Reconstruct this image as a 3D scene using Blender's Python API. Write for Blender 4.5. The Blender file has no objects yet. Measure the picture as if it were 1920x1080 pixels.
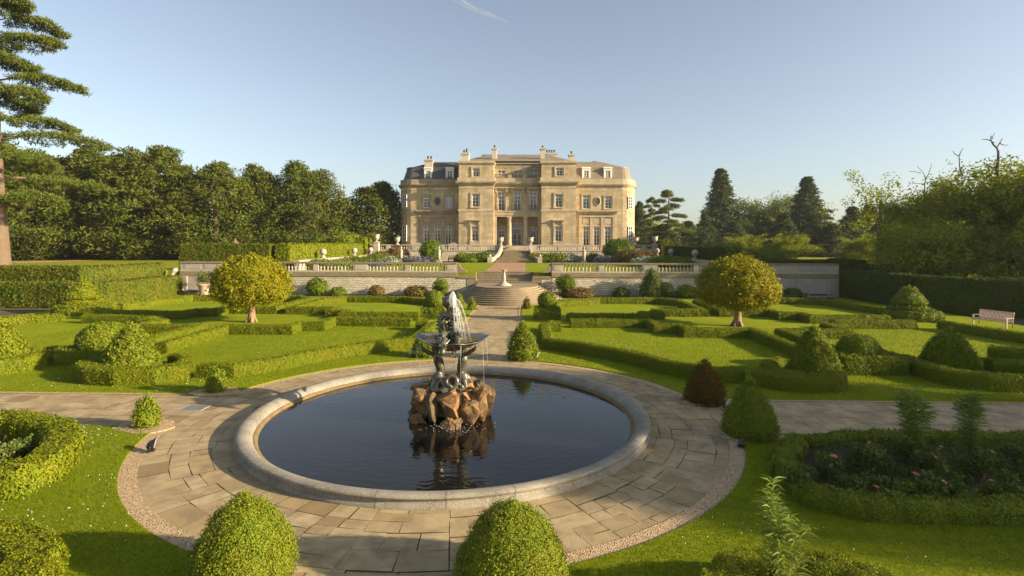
import bpy, bmesh, math, random
import numpy as np
S = bpy.context.scene
C = S.collection
PI = math.pi
HAZE = .00016
rng = np.random.default_rng(11)
random.seed(5)

# ------------------------------------------------------------------ camera model (photo pixels 1920x1080 -> world)
F_PX, HOR, YAW, ROLL, CX, CH = 1033.6, 455.84, .0277, .0026, 2.40, 5.5
def at(x, y, Y=None, z=0.0):
    u, v = x-960, y-HOR
    c, s = math.cos(ROLL), math.sin(ROLL)
    u, v = u*c+v*s, -u*s+v*c
    cy, sy = math.cos(YAW), math.sin(YAW)
    dx, dy, dz = u/F_PX*cy-sy, u/F_PX*sy+cy, -v/F_PX
    t = (z-CH)/dz if Y is None else Y/dy
    return (CX+dx*t, dy*t, CH+dz*t)
def hx(cx, Y): return at(720+cx/3.661, 456, Y)[0]          # measured on the enlarged house front
def hz(cy, Y): return at(968, 250+cy/3.661, Y)[2]

# ------------------------------------------------------------------ object helpers
def link(o, parent=None):
    C.objects.link(o)
    if parent is not None: o.parent = parent
    return o
def tag(o, label, cat, group=None):
    o['label'] = label; o['category'] = cat
    if group: o['group'] = group
    return o
def thing(name, label, cat, loc=(0, 0, 0), rz=0.0, group=None):
    o = bpy.data.objects.new(name, None); o.empty_display_size = .3
    o.location = loc; o.rotation_euler = (0, 0, rz)
    C.objects.link(o)
    return tag(o, label, cat, group)
def struct(o, kind='structure'):
    o['kind'] = kind; return o
def dup(root, loc, rz=0.0, scale=None, label=None, group=None):
    r = root.copy(); C.objects.link(r)
    r.location = loc; r.rotation_euler = (0, 0, rz)
    if scale: r.scale = scale if hasattr(scale, '__len__') else (scale,)*3
    if label: r['label'] = label
    if group: r['group'] = group
    for ch in list(root.children):
        c = ch.copy(); C.objects.link(c); c.parent = r
        for g in list(ch.children):
            d = g.copy(); C.objects.link(d); d.parent = c
    return r

class MB:
    """collects faces, builds ONE mesh object"""
    def __init__(s): s.v = []; s.f = []; s.m = []; s.sm = []
    def add(s, vs, fs, m=0, smooth=False):
        b = len(s.v); s.v += [tuple(p) for p in vs]
        for f in fs: s.f.append(tuple(i+b for i in f)); s.m.append(m); s.sm.append(smooth)
    def box(s, x0, x1, y0, y1, z0, z1, m=0):
        s.add([(x0,y0,z0),(x1,y0,z0),(x1,y1,z0),(x0,y1,z0),(x0,y0,z1),(x1,y0,z1),(x1,y1,z1),(x0,y1,z1)],
              [(3,2,1,0),(4,5,6,7),(0,1,5,4),(1,2,6,5),(2,3,7,6),(3,0,4,7)], m)
    def quad(s, a, b, c, d, m=0): s.add([a, b, c, d], [(0,1,2,3)], m)
    def prism(s, pts, z0, z1, m=0):
        n = len(pts)
        s.add([(x,y,z0) for x,y in pts]+[(x,y,z1) for x,y in pts],
              [tuple(range(n-1,-1,-1)), tuple(range(n,2*n))]+[(i,(i+1)%n,n+(i+1)%n,n+i) for i in range(n)], m)
    def lathe(s, prof, c=(0,0,0), n=16, m=0, smooth=True, a0=0, a1=2*PI, sx=1, sy=1):
        full = abs(a1-a0-2*PI) < 1e-6
        k = n if full else n+1
        vs = []
        for r, z in prof:
            for i in range(k):
                a = a0+(a1-a0)*i/n
                vs.append((c[0]+r*math.cos(a)*sx, c[1]+r*math.sin(a)*sy, c[2]+z))
        fs = []
        for j in range(len(prof)-1):
            for i in range(n):
                i2 = (i+1) % k
                fs.append((j*k+i, j*k+i2, (j+1)*k+i2, (j+1)*k+i))
        s.add(vs, fs, m, smooth)
    def tube(s, pts, rad, n=8, m=0, smooth=True, cap=True):
        P = np.array(pts, float); k = len(P)
        R = [rad]*k if not hasattr(rad, '__len__') else rad
        T = np.gradient(P, axis=0); T /= np.linalg.norm(T, axis=1)[:, None]+1e-9
        up = np.array([0.,0.,1.]) if abs(T[0][2]) < .9 else np.array([1.,0.,0.])
        vs = []
        u = np.cross(T[0], up); u /= np.linalg.norm(u)
        for i in range(k):
            u = u-T[i]*np.dot(u, T[i]); u /= np.linalg.norm(u)+1e-9
            w = np.cross(T[i], u)
            for j in range(n):
                a = 2*PI*j/n
                vs.append(P[i]+(u*math.cos(a)+w*math.sin(a))*R[i])
        fs = [(i*n+j, i*n+(j+1)%n, (i+1)*n+(j+1)%n, (i+1)*n+j) for i in range(k-1) for j in range(n)]
        if cap: fs += [tuple(range(n-1,-1,-1)), tuple(range((k-1)*n, k*n))]
        s.add(vs, fs, m, smooth)
    def ball(s, c, r, n=12, k=7, m=0, sc=(1,1,1)):
        prof = [(r*math.sin(PI*j/k), -r*math.cos(PI*j/k)) for j in range(k+1)]
        vs = []; 
        for q, z in prof:
            for i in range(n):
                a = 2*PI*i/n
                vs.append((c[0]+q*math.cos(a)*sc[0], c[1]+q*math.sin(a)*sc[1], c[2]+z*sc[2]))
        s.add(vs, [(j*n+i, j*n+(i+1)%n, (j+1)*n+(i+1)%n, (j+1)*n+i) for j in range(k) for i in range(n)], m, True)
    def build(s, name, mats, parent=None, bevel=0.0):
        me = bpy.data.meshes.new(name)
        me.from_pydata(s.v, [], s.f)
        me.polygons.foreach_set('material_index', s.m)
        me.polygons.foreach_set('use_smooth', s.sm)
        for m in (mats if isinstance(mats, (list, tuple)) else [mats]): me.materials.append(m)
        me.update()
        o = bpy.data.objects.new(name, me); link(o, parent)
        if bevel:
            b = o.modifiers.new('bevel', 'BEVEL'); b.width = bevel; b.segments = 2; b.limit_method = 'ANGLE'; b.angle_limit = .7
        return o

def np_obj(name, V, Q, mats, parent=None, midx=None, T=None, smooth=False):
    me = bpy.data.meshes.new(name)
    V = np.ascontiguousarray(V, np.float32)
    nq = len(Q); nt = 0 if T is None else len(T)
    idx = np.concatenate([np.asarray(Q, np.int32).ravel()]+([np.asarray(T, np.int32).ravel()] if nt else []))
    me.vertices.add(len(V)); me.vertices.foreach_set('co', V.ravel())
    me.loops.add(len(idx)); me.loops.foreach_set('vertex_index', idx)
    me.polygons.add(nq+nt)
    st = np.concatenate([np.arange(nq)*4, nq*4+np.arange(nt)*3]).astype(np.int32)
    me.polygons.foreach_set('loop_start', st)
    if midx is not None: me.polygons.foreach_set('material_index', np.asarray(midx, np.int32))
    if smooth: me.polygons.foreach_set('use_smooth', np.ones(nq+nt, bool))
    for m in (mats if isinstance(mats, (list, tuple)) else [mats]): me.materials.append(m)
    me.update(calc_edges=True)
    o = bpy.data.objects.new(name, me)
    return link(o, parent)

# ------------------------------------------------------------------ materials
def nt_new(name):
    m = bpy.data.materials.new(name); m.use_nodes = True
    t = m.node_tree; t.nodes.clear()
    out = t.nodes.new('ShaderNodeOutputMaterial')
    return m, t, out
def nd(t, kind, **kw):
    n = t.nodes.new(kind)
    for k, v in kw.items():
        if k.startswith('i_'):
            key = k[2:]
            n.inputs[int(key) if key.isdigit() else key.replace('_', ' ')].default_value = v
        else: setattr(n, k, v)
    return n
def rgb(c): return (c[0], c[1], c[2], 1)
def mixc(t, fac, a, b, blend='MIX'):
    n = t.nodes.new('ShaderNodeMix'); n.data_type = 'RGBA'; n.blend_type = blend
    for sock, val in ((0, fac), (6, a), (7, b)):
        if hasattr(val, 'is_linked') or hasattr(val, 'links'): t.links.new(val, n.inputs[sock])
        else: n.inputs[sock].default_value = rgb(val) if sock else val
    return n.outputs[2]
def ramp(t, src, stops):
    n = t.nodes.new('ShaderNodeValToRGB')
    e = n.color_ramp.elements
    while len(e) < len(stops): e.new(.5)
    for k, (p, c) in enumerate(stops):
        e[k].position = p; e[k].color = rgb(c) if hasattr(c, '__len__') else (c, c, c, 1)
    t.links.new(src, n.inputs[0]); return n.outputs[0]
def pos(t): return t.nodes.new('ShaderNodeNewGeometry').outputs['Position']
def noise(t, vec, scale, detail=3, rough=.55, dist=0):
    n = nd(t, 'ShaderNodeTexNoise', i_Scale=scale, i_Detail=detail, i_Roughness=rough, i_Distortion=dist)
    t.links.new(vec, n.inputs['Vector']); return n.outputs[0]
def bump(t, h, strength=.3, dist=.02):
    n = nd(t, 'ShaderNodeBump', i_Strength=strength, i_Distance=dist); t.links.new(h, n.inputs['Height']); return n.outputs[0]
def principled(t, out, col, rough=.8, spec=.3, nrm=None, metal=0):
    p = t.nodes.new('ShaderNodeBsdfPrincipled')
    if hasattr(col, 'links'): t.links.new(col, p.inputs['Base Color'])
    else: p.inputs['Base Color'].default_value = rgb(col)
    if hasattr(rough, 'links'): t.links.new(rough, p.inputs['Roughness'])
    else: p.inputs['Roughness'].default_value = rough
    p.inputs['Specular IOR Level'].default_value = spec
    p.inputs['Metallic'].default_value = metal
    if nrm is not None: t.links.new(nrm, p.inputs['Normal'])
    if out is not None: t.links.new(p.outputs[0], out.inputs[0])
    return p

def foliage(name, c1, c2, c3=None, patch=1.2, trans=.3, patch_amt=.5):
    """leaf colour varies per leaf (c1..c2) and in patches towards c3"""
    m, t, out = nt_new(name)
    g = t.nodes.new('ShaderNodeNewGeometry')
    col = ramp(t, g.outputs['Random Per Island'], [(0, c1), (1, c2)])
    if c3:
        k = ramp(t, noise(t, g.outputs['Position'], patch, 3), [(.38, 0), (.68, patch_amt)])
        col = mixc(t, k, col, c3)
    p = principled(t, None, col, .6, .12)
    tr = t.nodes.new('ShaderNodeBsdfTranslucent')
    tc = mixc(t, .75, col, (1.25, 1.15, .5), 'MULTIPLY')
    t.links.new(tc, tr.inputs[0])
    mx = nd(t, 'ShaderNodeMixShader', i_0=trans)
    t.links.new(p.outputs[0], mx.inputs[1]); t.links.new(tr.outputs[0], mx.inputs[2])
    t.links.new(mx.outputs[0], out.inputs[0])
    return m
def stone(name, base, dark, light, scale=1.2, fine=14, bstr=.4, bdist=.02, rough=.88, stain=.6):
    m, t, out = nt_new(name)
    P = pos(t)
    a = noise(t, P, scale, 5, .6); b = noise(t, P, fine, 4, .65)
    col = mixc(t, ramp(t, a, [(.35, 0), (.72, stain)]), base, dark)
    col = mixc(t, ramp(t, b, [(.45, 0), (.75, .7)]), col, light)
    principled(t, out, col, rough, .2, bump(t, b, bstr, bdist))
    return m
def plain(name, c, rough=.6, spec=.4, metal=0, var=0.0, vscale=6):
    m, t, out = nt_new(name)
    col = c
    if var:
        k = noise(t, pos(t), vscale, 4)
        col = mixc(t, k, tuple(x*(1-var) for x in c), tuple(min(1, x*(1+var)) for x in c))
    principled(t, out, col, rough, spec, None, metal)
    return m

M = {}
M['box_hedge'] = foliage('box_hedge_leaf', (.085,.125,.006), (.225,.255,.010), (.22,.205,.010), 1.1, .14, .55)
M['box_dark'] = foliage('topiary_leaf', (.085,.125,.009), (.23,.275,.016), (.19,.18,.015), 2.2, .14, .45)
M['box_gold'] = foliage('gold_topiary_leaf', (.085,.135,.009), (.235,.275,.018), (.22,.20,.014), 2.5, .14, .5)
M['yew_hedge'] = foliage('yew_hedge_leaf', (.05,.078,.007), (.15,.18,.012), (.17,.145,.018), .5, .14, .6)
M['yew_shaded'] = foliage('shaded_yew_hedge_leaf', (.035,.06,.007), (.085,.12,.012), (.085,.075,.014), .4, .15, .5)  # darker copy of the yew leaf, shade put into its colour
M['red'] = foliage('rust_topiary_leaf', (.085,.05,.010), (.22,.105,.016), (.09,.10,.014), 2.6, .22, .6)
M['gold_tree'] = foliage('golden_yew_leaf', (.10,.125,.006), (.30,.30,.010), (.37,.24,.008), 1.4, .22, .5)
M['yew_tree'] = foliage('yew_tree_leaf', (.040,.064,.008), (.125,.155,.016), (.115,.105,.015), .16, .2, .6)
M['cedar'] = foliage('cedar_leaf', (.045,.070,.012), (.13,.165,.020), (.13,.13,.018), .25, .2, .5)
M['broad'] = foliage('broadleaf_leaf', (.11,.145,.014), (.33,.36,.03), (.19,.225,.02), .2, .40, .6)
M['conifer'] = foliage('conifer_leaf', (.045,.068,.022), (.12,.155,.04), (.09,.11,.03), .15, .15, .5)
M['pale_tree'] = foliage('pale_tree_leaf', (.10,.135,.024), (.25,.29,.045), (.17,.19,.03), .12, .3, .5)
M['shrub'] = foliage('shrub_leaf', (.075,.12,.009), (.20,.265,.018), (.10,.13,.014), .5, .3, .6)
M['grey_plant'] = foliage('grey_plant_leaf', (.18,.22,.14), (.38,.42,.30), None, 1, .2)
M['purple_plant'] = foliage('purple_plant_leaf', (.12,.10,.17), (.28,.24,.36), (.09,.12,.03), 1.4, .2, .8)
M['russet_plant'] = foliage('russet_plant_leaf', (.10,.07,.02), (.26,.16,.05), (.08,.10,.02), .9, .2, .5)
M['rose_leaf'] = foliage('rose_leaf', (.05,.085,.014), (.15,.20,.035), (.11,.09,.03), 2.5, .22, .5)
M['willow_leaf'] = foliage('willow_leaf', (.10,.15,.02), (.24,.30,.06), None, 1, .35)
M['petal'] = foliage('petal', (.62,.16,.26), (.86,.42,.50), None, 1, .3)
M['daisy'] = plain('daisy_petal', (.75,.75,.66), .7, .2)
M['bark'] = stone('bark', (.16,.11,.07), (.07,.05,.035), (.25,.19,.13), 3, 22, .8, .03)
M['bark_red'] = stone('reddish_bark', (.30,.19,.11), (.14,.09,.05), (.42,.28,.17), 4, 25, .7, .02)
M['dead_wood'] = plain('dead_wood', (.16,.13,.11), .9, .1, 0, .3)
M['soil'] = stone('soil', (.075,.05,.03), (.035,.024,.015), (.12,.08,.05), 2, 24, .9, .03)

def lawn_mat(name, a, b, c, stripes=0.0):
    m, t, out = nt_new(name)
    P = pos(t)
    n1 = noise(t, P, .35, 4, .6); n2 = noise(t, P, 9, 3, .7)
    mp = nd(t, 'ShaderNodeMapping'); mp.inputs['Scale'].default_value = (16, 46, 16); t.links.new(P, mp.inputs[0])
    n3 = noise(t, mp.outputs[0], 1, 3, .75)
    col = mixc(t, ramp(t, n1, [(.40, 0), (.62, 1)]), a, b)
    n4 = noise(t, P, .9, 5, .7, .6)
    col = mixc(t, ramp(t, n4, [(.52, 0), (.70, .55)]), col, tuple(x*k for x, k in zip(c, (1.25, 1.05, 1.0))))
    col = mixc(t, ramp(t, n2, [(.42, 0), (.72, .55)]), col, c)
    col = mixc(t, ramp(t, n3, [(.40, 0), (.75, .45)]), col, tuple(x*1.35 for x in a))
    hh = nd(t, 'ShaderNodeMath', operation='ADD'); t.links.new(n2, hh.inputs[0]); t.links.new(n3, hh.inputs[1])
    principled(t, out, col, .9, .1, bump(t, hh.outputs[0], 1.0, .05))
    return m
M['lawn'] = lawn_mat('lawn_grass', (.195,.235,.004), (.26,.285,.005), (.135,.18,.004))
M['meadow'] = lawn_mat('park_grass', (.20,.21,.014), (.25,.24,.016), (.15,.17,.012))
M['grass_blade'] = foliage('grass_blade', (.075,.118,.004), (.17,.215,.007), (.13,.155,.006), .5, .3, .5)
M['ground'] = stone('earth', (.10,.09,.04), (.06,.06,.03), (.14,.12,.07), .5, 6)

def flag_mat():
    m, t, out = nt_new('flagstone')
    g = t.nodes.new('ShaderNodeNewGeometry')
    P = g.outputs['Position']
    base = ramp(t, g.outputs['Random Per Island'], [(0, (.35,.25,.125)), (.35, (.40,.295,.155)), (.7, (.45,.345,.19)), (.94, (.37,.265,.13)), (1, (.27,.18,.085))])
    a = noise(t, P, 1.6, 5, .65, .4); b = noise(t, P, 22, 4, .7)
    col = mixc(t, ramp(t, a, [(.40, 0), (.66, .8)]), base, (.21,.155,.085))
    col = mixc(t, ramp(t, b, [(.5, 0), (.8, .45)]), col, (.43,.35,.22))
    principled(t, out, col, .85, .25, bump(t, b, .35, .012))
    return m
M['flag'] = flag_mat()
M['joint'] = stone('mossy_joint', (.10,.07,.035), (.05,.05,.02), (.16,.12,.07), 3, 30, .6, .02)
def gravel_mat(name, cols, sc=55):
    m, t, out = nt_new(name)
    P = pos(t)
    v = nd(t, 'ShaderNodeTexVoronoi', i_Scale=sc); t.links.new(P, v.inputs['Vector'])
    sep = nd(t, 'ShaderNodeSeparateColor'); t.links.new(v.outputs['Color'], sep.inputs[0])
    col = ramp(t, sep.outputs[0], [(0, cols[0]), (.5, cols[1]), (1, cols[2])])
    col = mixc(t, ramp(t, v.outputs['Distance'], [(.35, 0), (.75, .8)]), col, tuple(x*.3 for x in cols[0]))
    iv = nd(t, 'ShaderNodeMath', operation='SUBTRACT'); iv.inputs[0].default_value = 1; t.links.new(v.outputs['Distance'], iv.inputs[1])
    principled(t, out, col, .9, .2, bump(t, iv.outputs[0], .8, .02))
    return m
M['gravel'] = gravel_mat('pea_gravel', ((.42,.27,.13), (.62,.43,.24), (.74,.58,.38)), 42)
M['pink_gravel'] = gravel_mat('pink_gravel', ((.40,.21,.11), (.52,.30,.17), (.60,.38,.24)), 20)

def ashlar(name, base, dark, light, course=.62, blen=1.5, mortar=.010, joint=(.24,.18,.11), stain=.6, bs=.25, tall=1.0, streak=.5, warp=0.0):
    """coursed stone blocks with stains; blocks follow (x+y, z)"""
    m, t, out = nt_new(name)
    P = pos(t)
    sp = nd(t, 'ShaderNodeSeparateXYZ'); t.links.new(P, sp.inputs[0])
    ad = nd(t, 'ShaderNodeMath', operation='ADD'); t.links.new(sp.outputs[0], ad.inputs[0]); t.links.new(sp.outputs[1], ad.inputs[1])
    cb = nd(t, 'ShaderNodeCombineXYZ'); t.links.new(ad.outputs[0], cb.inputs[0]); t.links.new(sp.outputs[2], cb.inputs[1])
    br = nd(t, 'ShaderNodeTexBrick'); br.offset = .5
    br.inputs['Scale'].default_value = 1; br.inputs['Mortar Size'].default_value = mortar
    br.inputs['Brick Width'].default_value = blen; br.inputs['Row Height'].default_value = course
    br.inputs['Color1'].default_value = rgb(base); br.inputs['Color2'].default_value = rgb(light); br.inputs['Mortar'].default_value = rgb(joint)
    br.inputs['Bias'].default_value = -.25
    if warp:
        nz = nd(t, 'ShaderNodeTexNoise', i_Scale=2.6, i_Detail=2); t.links.new(P, nz.inputs['Vector'])
        wv = nd(t, 'ShaderNodeVectorMath', operation='MULTIPLY_ADD'); t.links.new(nz.outputs['Color'], wv.inputs[0]); wv.inputs[1].default_value = (warp*2.2, warp, 0); t.links.new(cb.outputs[0], wv.inputs[2])
        t.links.new(wv.outputs[0], br.inputs['Vector'])
    else: t.links.new(cb.outputs[0], br.inputs['Vector'])
    mp = nd(t, 'ShaderNodeMapping'); mp.inputs['Scale'].default_value = (1, 1, .28); t.links.new(P, mp.inputs[0])
    a = noise(t, mp.outputs[0], .55, 5, .65, .3); b = noise(t, P, 9, 4, .7); c = noise(t, P, .9, 4, .6)
    col = mixc(t, ramp(t, a, [(.42, 0), (.75, stain)]), br.outputs[0], dark)
    col = mixc(t, ramp(t, c, [(.58, 0), (.68, streak*.6)]), col, light)
    col = mixc(t, ramp(t, b, [(.4, 0), (.8, .25)]), col, dark)
    hh = nd(t, 'ShaderNodeMath', operation='SUBTRACT'); t.links.new(b, hh.inputs[0]); t.links.new(br.outputs['Fac'], hh.inputs[1])
    principled(t, out, col, .88, .2, bump(t, hh.outputs[0], bs, .02))
    return m
M['bath'] = ashlar('honey_ashlar', (.44,.335,.185), (.20,.155,.095), (.62,.50,.33), joint=(.19,.14,.08), stain=.8, streak=.8)
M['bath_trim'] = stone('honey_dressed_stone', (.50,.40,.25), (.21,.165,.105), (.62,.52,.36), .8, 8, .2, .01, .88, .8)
M['bath_worn_shaded'] = stone('weathered_and_shaded_stone', (.36,.285,.18), (.13,.11,.07), (.52,.43,.30), .7, 6, .25, .02, .88, .85)
M['rubble'] = ashlar('rubble_wall', (.62,.53,.38), (.29,.24,.165), (.78,.70,.55), .23, .46, .020, (.22,.17,.11), .55, 1.0, warp=.26)
M['wall_cap'] = stone('mossy_coping', (.25,.20,.115), (.12,.10,.055), (.40,.33,.22), 1.6, 10, .3, .02)
M['balus'] = stone('pale_stone', (.47,.40,.30), (.25,.205,.145), (.57,.50,.40), 1.4, 12, .25, .01)
M['white_stone'] = stone('white_stone', (.40,.34,.275), (.22,.185,.15), (.52,.46,.39), 1.2, 10, .25, .01)
M['step'] = stone('worn_step_stone', (.28,.215,.13), (.12,.095,.06), (.42,.34,.23), 1.0, 8, .3, .012)
M['basin'] = stone('lichened_basin_stone', (.29,.255,.195), (.10,.09,.072), (.50,.46,.38), 1.3, 30, .8, .014, .85, .85)
M['shaded_slate'] = stone('shaded_slate_roof', (.085,.085,.085), (.05,.052,.056), (.13,.125,.115), .8, 7, .2, .02, .6)
M['brown_roof'] = stone('lit_brown_roof', (.24,.19,.13), (.13,.105,.08), (.32,.27,.2), .7, 9, .3, .02, .8)
M['lead'] = stone('lead_roof', (.30,.27,.22), (.20,.18,.15), (.42,.38,.32), 1.5, 6, .1, .01, .6)
M['white_paint'] = plain('white_paint', (.78,.74,.66), .5, .4, 0, .05)
M['render_white'] = plain('pale_rendered_chimney', (.50,.43,.32), .85, .2, 0, .12, 2)
M['pot'] = plain('black_pot', (.03,.03,.035), .6, .3)
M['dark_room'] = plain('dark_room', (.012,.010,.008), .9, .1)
M['curtain'] = plain('curtain', (.36,.33,.26), .9, .1, 0, .1)
M['blind'] = plain('closed_blind', (.42,.44,.45), .8, .2)
M['teak'] = stone('silvered_teak', (.52,.38,.30), (.36,.25,.19), (.62,.50,.42), 3, 30, .3, .005)
M['brown_wood'] = plain('brown_wood', (.26,.13,.07), .7, .3, 0, .2)
M['terracotta'] = stone('terracotta', (.48,.34,.24), (.33,.22,.15), (.60,.50,.40), 3, 18, .3, .01)
M['black_metal'] = plain('black_metal', (.02,.02,.022), .35, .5)
M['lens'] = plain('lamp_lens', (.55,.57,.58), .12, .8)
M['grate'] = plain('galvanised_grate', (.22,.22,.21), .5, .5, .6, .15, 20)
def glass_mat():
    m, t, out = nt_new('window_glass')
    tr = nd(t, 'ShaderNodeBsdfTransparent'); tr.inputs[0].default_value = (.8,.82,.8,1)
    gl = nd(t, 'ShaderNodeBsdfGlossy'); gl.inputs['Roughness'].default_value = .03; gl.inputs[0].default_value = (.9,.9,.9,1)
    mx = nd(t, 'ShaderNodeMixShader', i_0=.09)
    t.links.new(tr.outputs[0], mx.inputs[1]); t.links.new(gl.outputs[0], mx.inputs[2]); t.links.new(mx.outputs[0], out.inputs[0])
    return m
M['glass'] = glass_mat()
def bronze_mat():
    m, t, out = nt_new('verdigris_bronze')
    P = pos(t)
    a = noise(t, P, 5, 5, .65); b = noise(t, P, 40, 3)
    col = mixc(t, ramp(t, a, [(.42, 0), (.62, 1)]), (.085,.06,.042), (.14,.155,.10))
    col = mixc(t, ramp(t, a, [(.66, 0), (.76, .6)]), col, (.34,.32,.22))
    principled(t, out, col, .32, .6, bump(t, b, .4, .006), .35)
    return m
M['bronze'] = bronze_mat()
def rock_mat():
    m, t, out = nt_new('tawny_rock')
    P = pos(t)
    a = noise(t, P, 2.4, 5, .65, .8); b = noise(t, P, 16, 5, .7)
    col = ramp(t, a, [(.32, (.045,.034,.02)), (.46, (.15,.09,.035)), (.57, (.36,.175,.05)), (.70, (.52,.32,.13))])
    col = mixc(t, ramp(t, b, [(.42, 0), (.68, .75)]), col, (.085,.07,.035))
    principled(t, out, col, .6, .4, bump(t, b, .9, .05))
    return m
M['rock'] = rock_mat()
def pool_mat():
    m, t, out = nt_new('dark_pool_water')
    P = pos(t)
    v = nd(t, 'ShaderNodeVectorMath', operation='DISTANCE'); t.links.new(P, v.inputs[0]); v.inputs[1].default_value = (0, 17.4, 0)
    sn = nd(t, 'ShaderNodeMath', operation='MULTIPLY'); t.links.new(v.outputs['Value'], sn.inputs[0]); sn.inputs[1].default_value = 21
    nz = noise(t, P, 1.3, 3)
    ad = nd(t, 'ShaderNodeMath', operation='MULTIPLY_ADD'); t.links.new(nz, ad.inputs[0]); ad.inputs[1].default_value = 22; t.links.new(sn.outputs[0], ad.inputs[2])
    s2 = nd(t, 'ShaderNodeMath', operation='SINE'); t.links.new(ad.outputs[0], s2.inputs[0])
    n2 = noise(t, P, 6, 3)
    mx = nd(t, 'ShaderNodeMath', operation='MULTIPLY_ADD'); t.links.new(s2.outputs[0], mx.inputs[0]); mx.inputs[1].default_value = .22; t.links.new(n2, mx.inputs[2])
    p = principled(t, out, (.012,.011,.008), .04, .5, bump(t, mx.outputs[0], .10, .03))
    p.inputs['IOR'].default_value = 1.33
    return m
M['pool'] = pool_mat()
def spray_mat():
    m, t, out = nt_new('white_water')
    d = nd(t, 'ShaderNodeBsdfDiffuse'); d.inputs[0].default_value = (.86,.86,.86,1)
    g = nd(t, 'ShaderNodeBsdfTranslucent'); g.inputs[0].default_value = (.85,.85,.85,1)
    tr = nd(t, 'ShaderNodeBsdfTransparent')
    m1 = nd(t, 'ShaderNodeMixShader', i_0=.4); t.links.new(d.outputs[0], m1.inputs[1]); t.links.new(g.outputs[0], m1.inputs[2])
    k = ramp(t, noise(t, pos(t), 17, 4, .7), [(.40, .85), (.62, .1)])
    m2 = nd(t, 'ShaderNodeMixShader'); t.links.new(k, m2.inputs[0]); t.links.new(m1.outputs[0], m2.inputs[1]); t.links.new(tr.outputs[0], m2.inputs[2])
    t.links.new(m2.outputs[0], out.inputs[0])
    return m
M['spray'] = spray_mat()
M['drop'] = plain('water_drop', (.8,.82,.84), .1, .8)

# ------------------------------------------------------------------ foliage machinery
_wd = np.random.default_rng(3).normal(size=(5, 3)); _wp = np.random.default_rng(4).uniform(0, 6, 5)
def wob(P, sc):
    s = np.zeros(len(P))
    for k in range(5): s += np.sin(P @ (_wd[k]*(sc*(1+.35*k))) + _wp[k])/(1+.3*k)
    return s/3.0
def leaf_quads(P, N, L, W, up=.35, spread=.9, jit=.45, nout=.7):
    n = len(P)
    r = rng.normal(size=(n, 3))
    t = np.cross(N, r); t /= np.linalg.norm(t, axis=1)[:, None]+1e-9
    d = t*spread + N*rng.uniform(-.2, nout, (n, 1)) + np.array([0, 0, up])*rng.uniform(0, 1, (n, 1))
    d /= np.linalg.norm(d, axis=1)[:, None]+1e-9
    s = np.cross(d, N+rng.normal(size=(n, 3))*jit); s /= np.linalg.norm(s, axis=1)[:, None]+1e-9
    l = L*rng.uniform(.65, 1.25, (n, 1)); w = W*rng.uniform(.7, 1.2, (n, 1))
    V = np.empty((n, 4, 3))
    V[:, 0] = P; V[:, 1] = P+d*l*.5+s*w*.5; V[:, 2] = P+d*l; V[:, 3] = P+d*l*.5-s*w*.5
    return V.reshape(-1, 3)
def sample_quads(Q, dens):
    Q = np.asarray(Q, float)
    n1 = np.cross(Q[:, 1]-Q[:, 0], Q[:, 2]-Q[:, 0]); n2 = np.cross(Q[:, 2]-Q[:, 0], Q[:, 3]-Q[:, 0])
    A = .5*(np.linalg.norm(n1, axis=1)+np.linalg.norm(n2, axis=1))
    nn = n1+n2; nn /= np.linalg.norm(nn, axis=1)[:, None]+1e-9
    cnt = int(A.sum()*dens)
    i = rng.choice(len(Q), cnt, p=A/A.sum())
    u = rng.uniform(size=(cnt, 1)); v = rng.uniform(size=(cnt, 1))
    q = Q[i]
    return (q[:, 0]*(1-u)+q[:, 1]*u)*(1-v)+(q[:, 3]*(1-u)+q[:, 2]*u)*v, nn[i]
def leafy(name, Q, L, W=None, cover=1.7, amp=.04, wsc=3.0, mat='box_hedge', parent=None, shrink=.05, up=.35, rag=.025, extra=None, jit=.45, nout=.7):
    """one plant mesh: a solid core following the quads plus a skin of leaves"""
    Q = np.asarray(Q, float)
    W = W or L*.6
    nn = np.cross(Q[:, 1]-Q[:, 0], Q[:, 2]-Q[:, 0])+np.cross(Q[:, 2]-Q[:, 0], Q[:, 3]-Q[:, 0])
    nn /= np.linalg.norm(nn, axis=1)[:, None]+1e-9
    P, N = sample_quads(Q, cover/(.5*L*W))
    P = P+N*(wob(P, wsc)*amp + rng.normal(size=len(P))*rag)[:, None]
    V = leaf_quads(P, N, L, W, up, .9, jit, nout)
    core = (Q-nn[:, None, :]*shrink).reshape(-1, 3)
    core = core+ (wob(core, wsc)*amp*.8)[:, None]*np.repeat(nn, 4, axis=0)
    V = np.concatenate([core, V])
    if extra is not None: V = np.concatenate([V, extra])
    F = np.arange(len(V)).reshape(-1, 4)
    return np_obj(name, V, F, M[mat] if isinstance(mat, str) else mat, parent)
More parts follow.
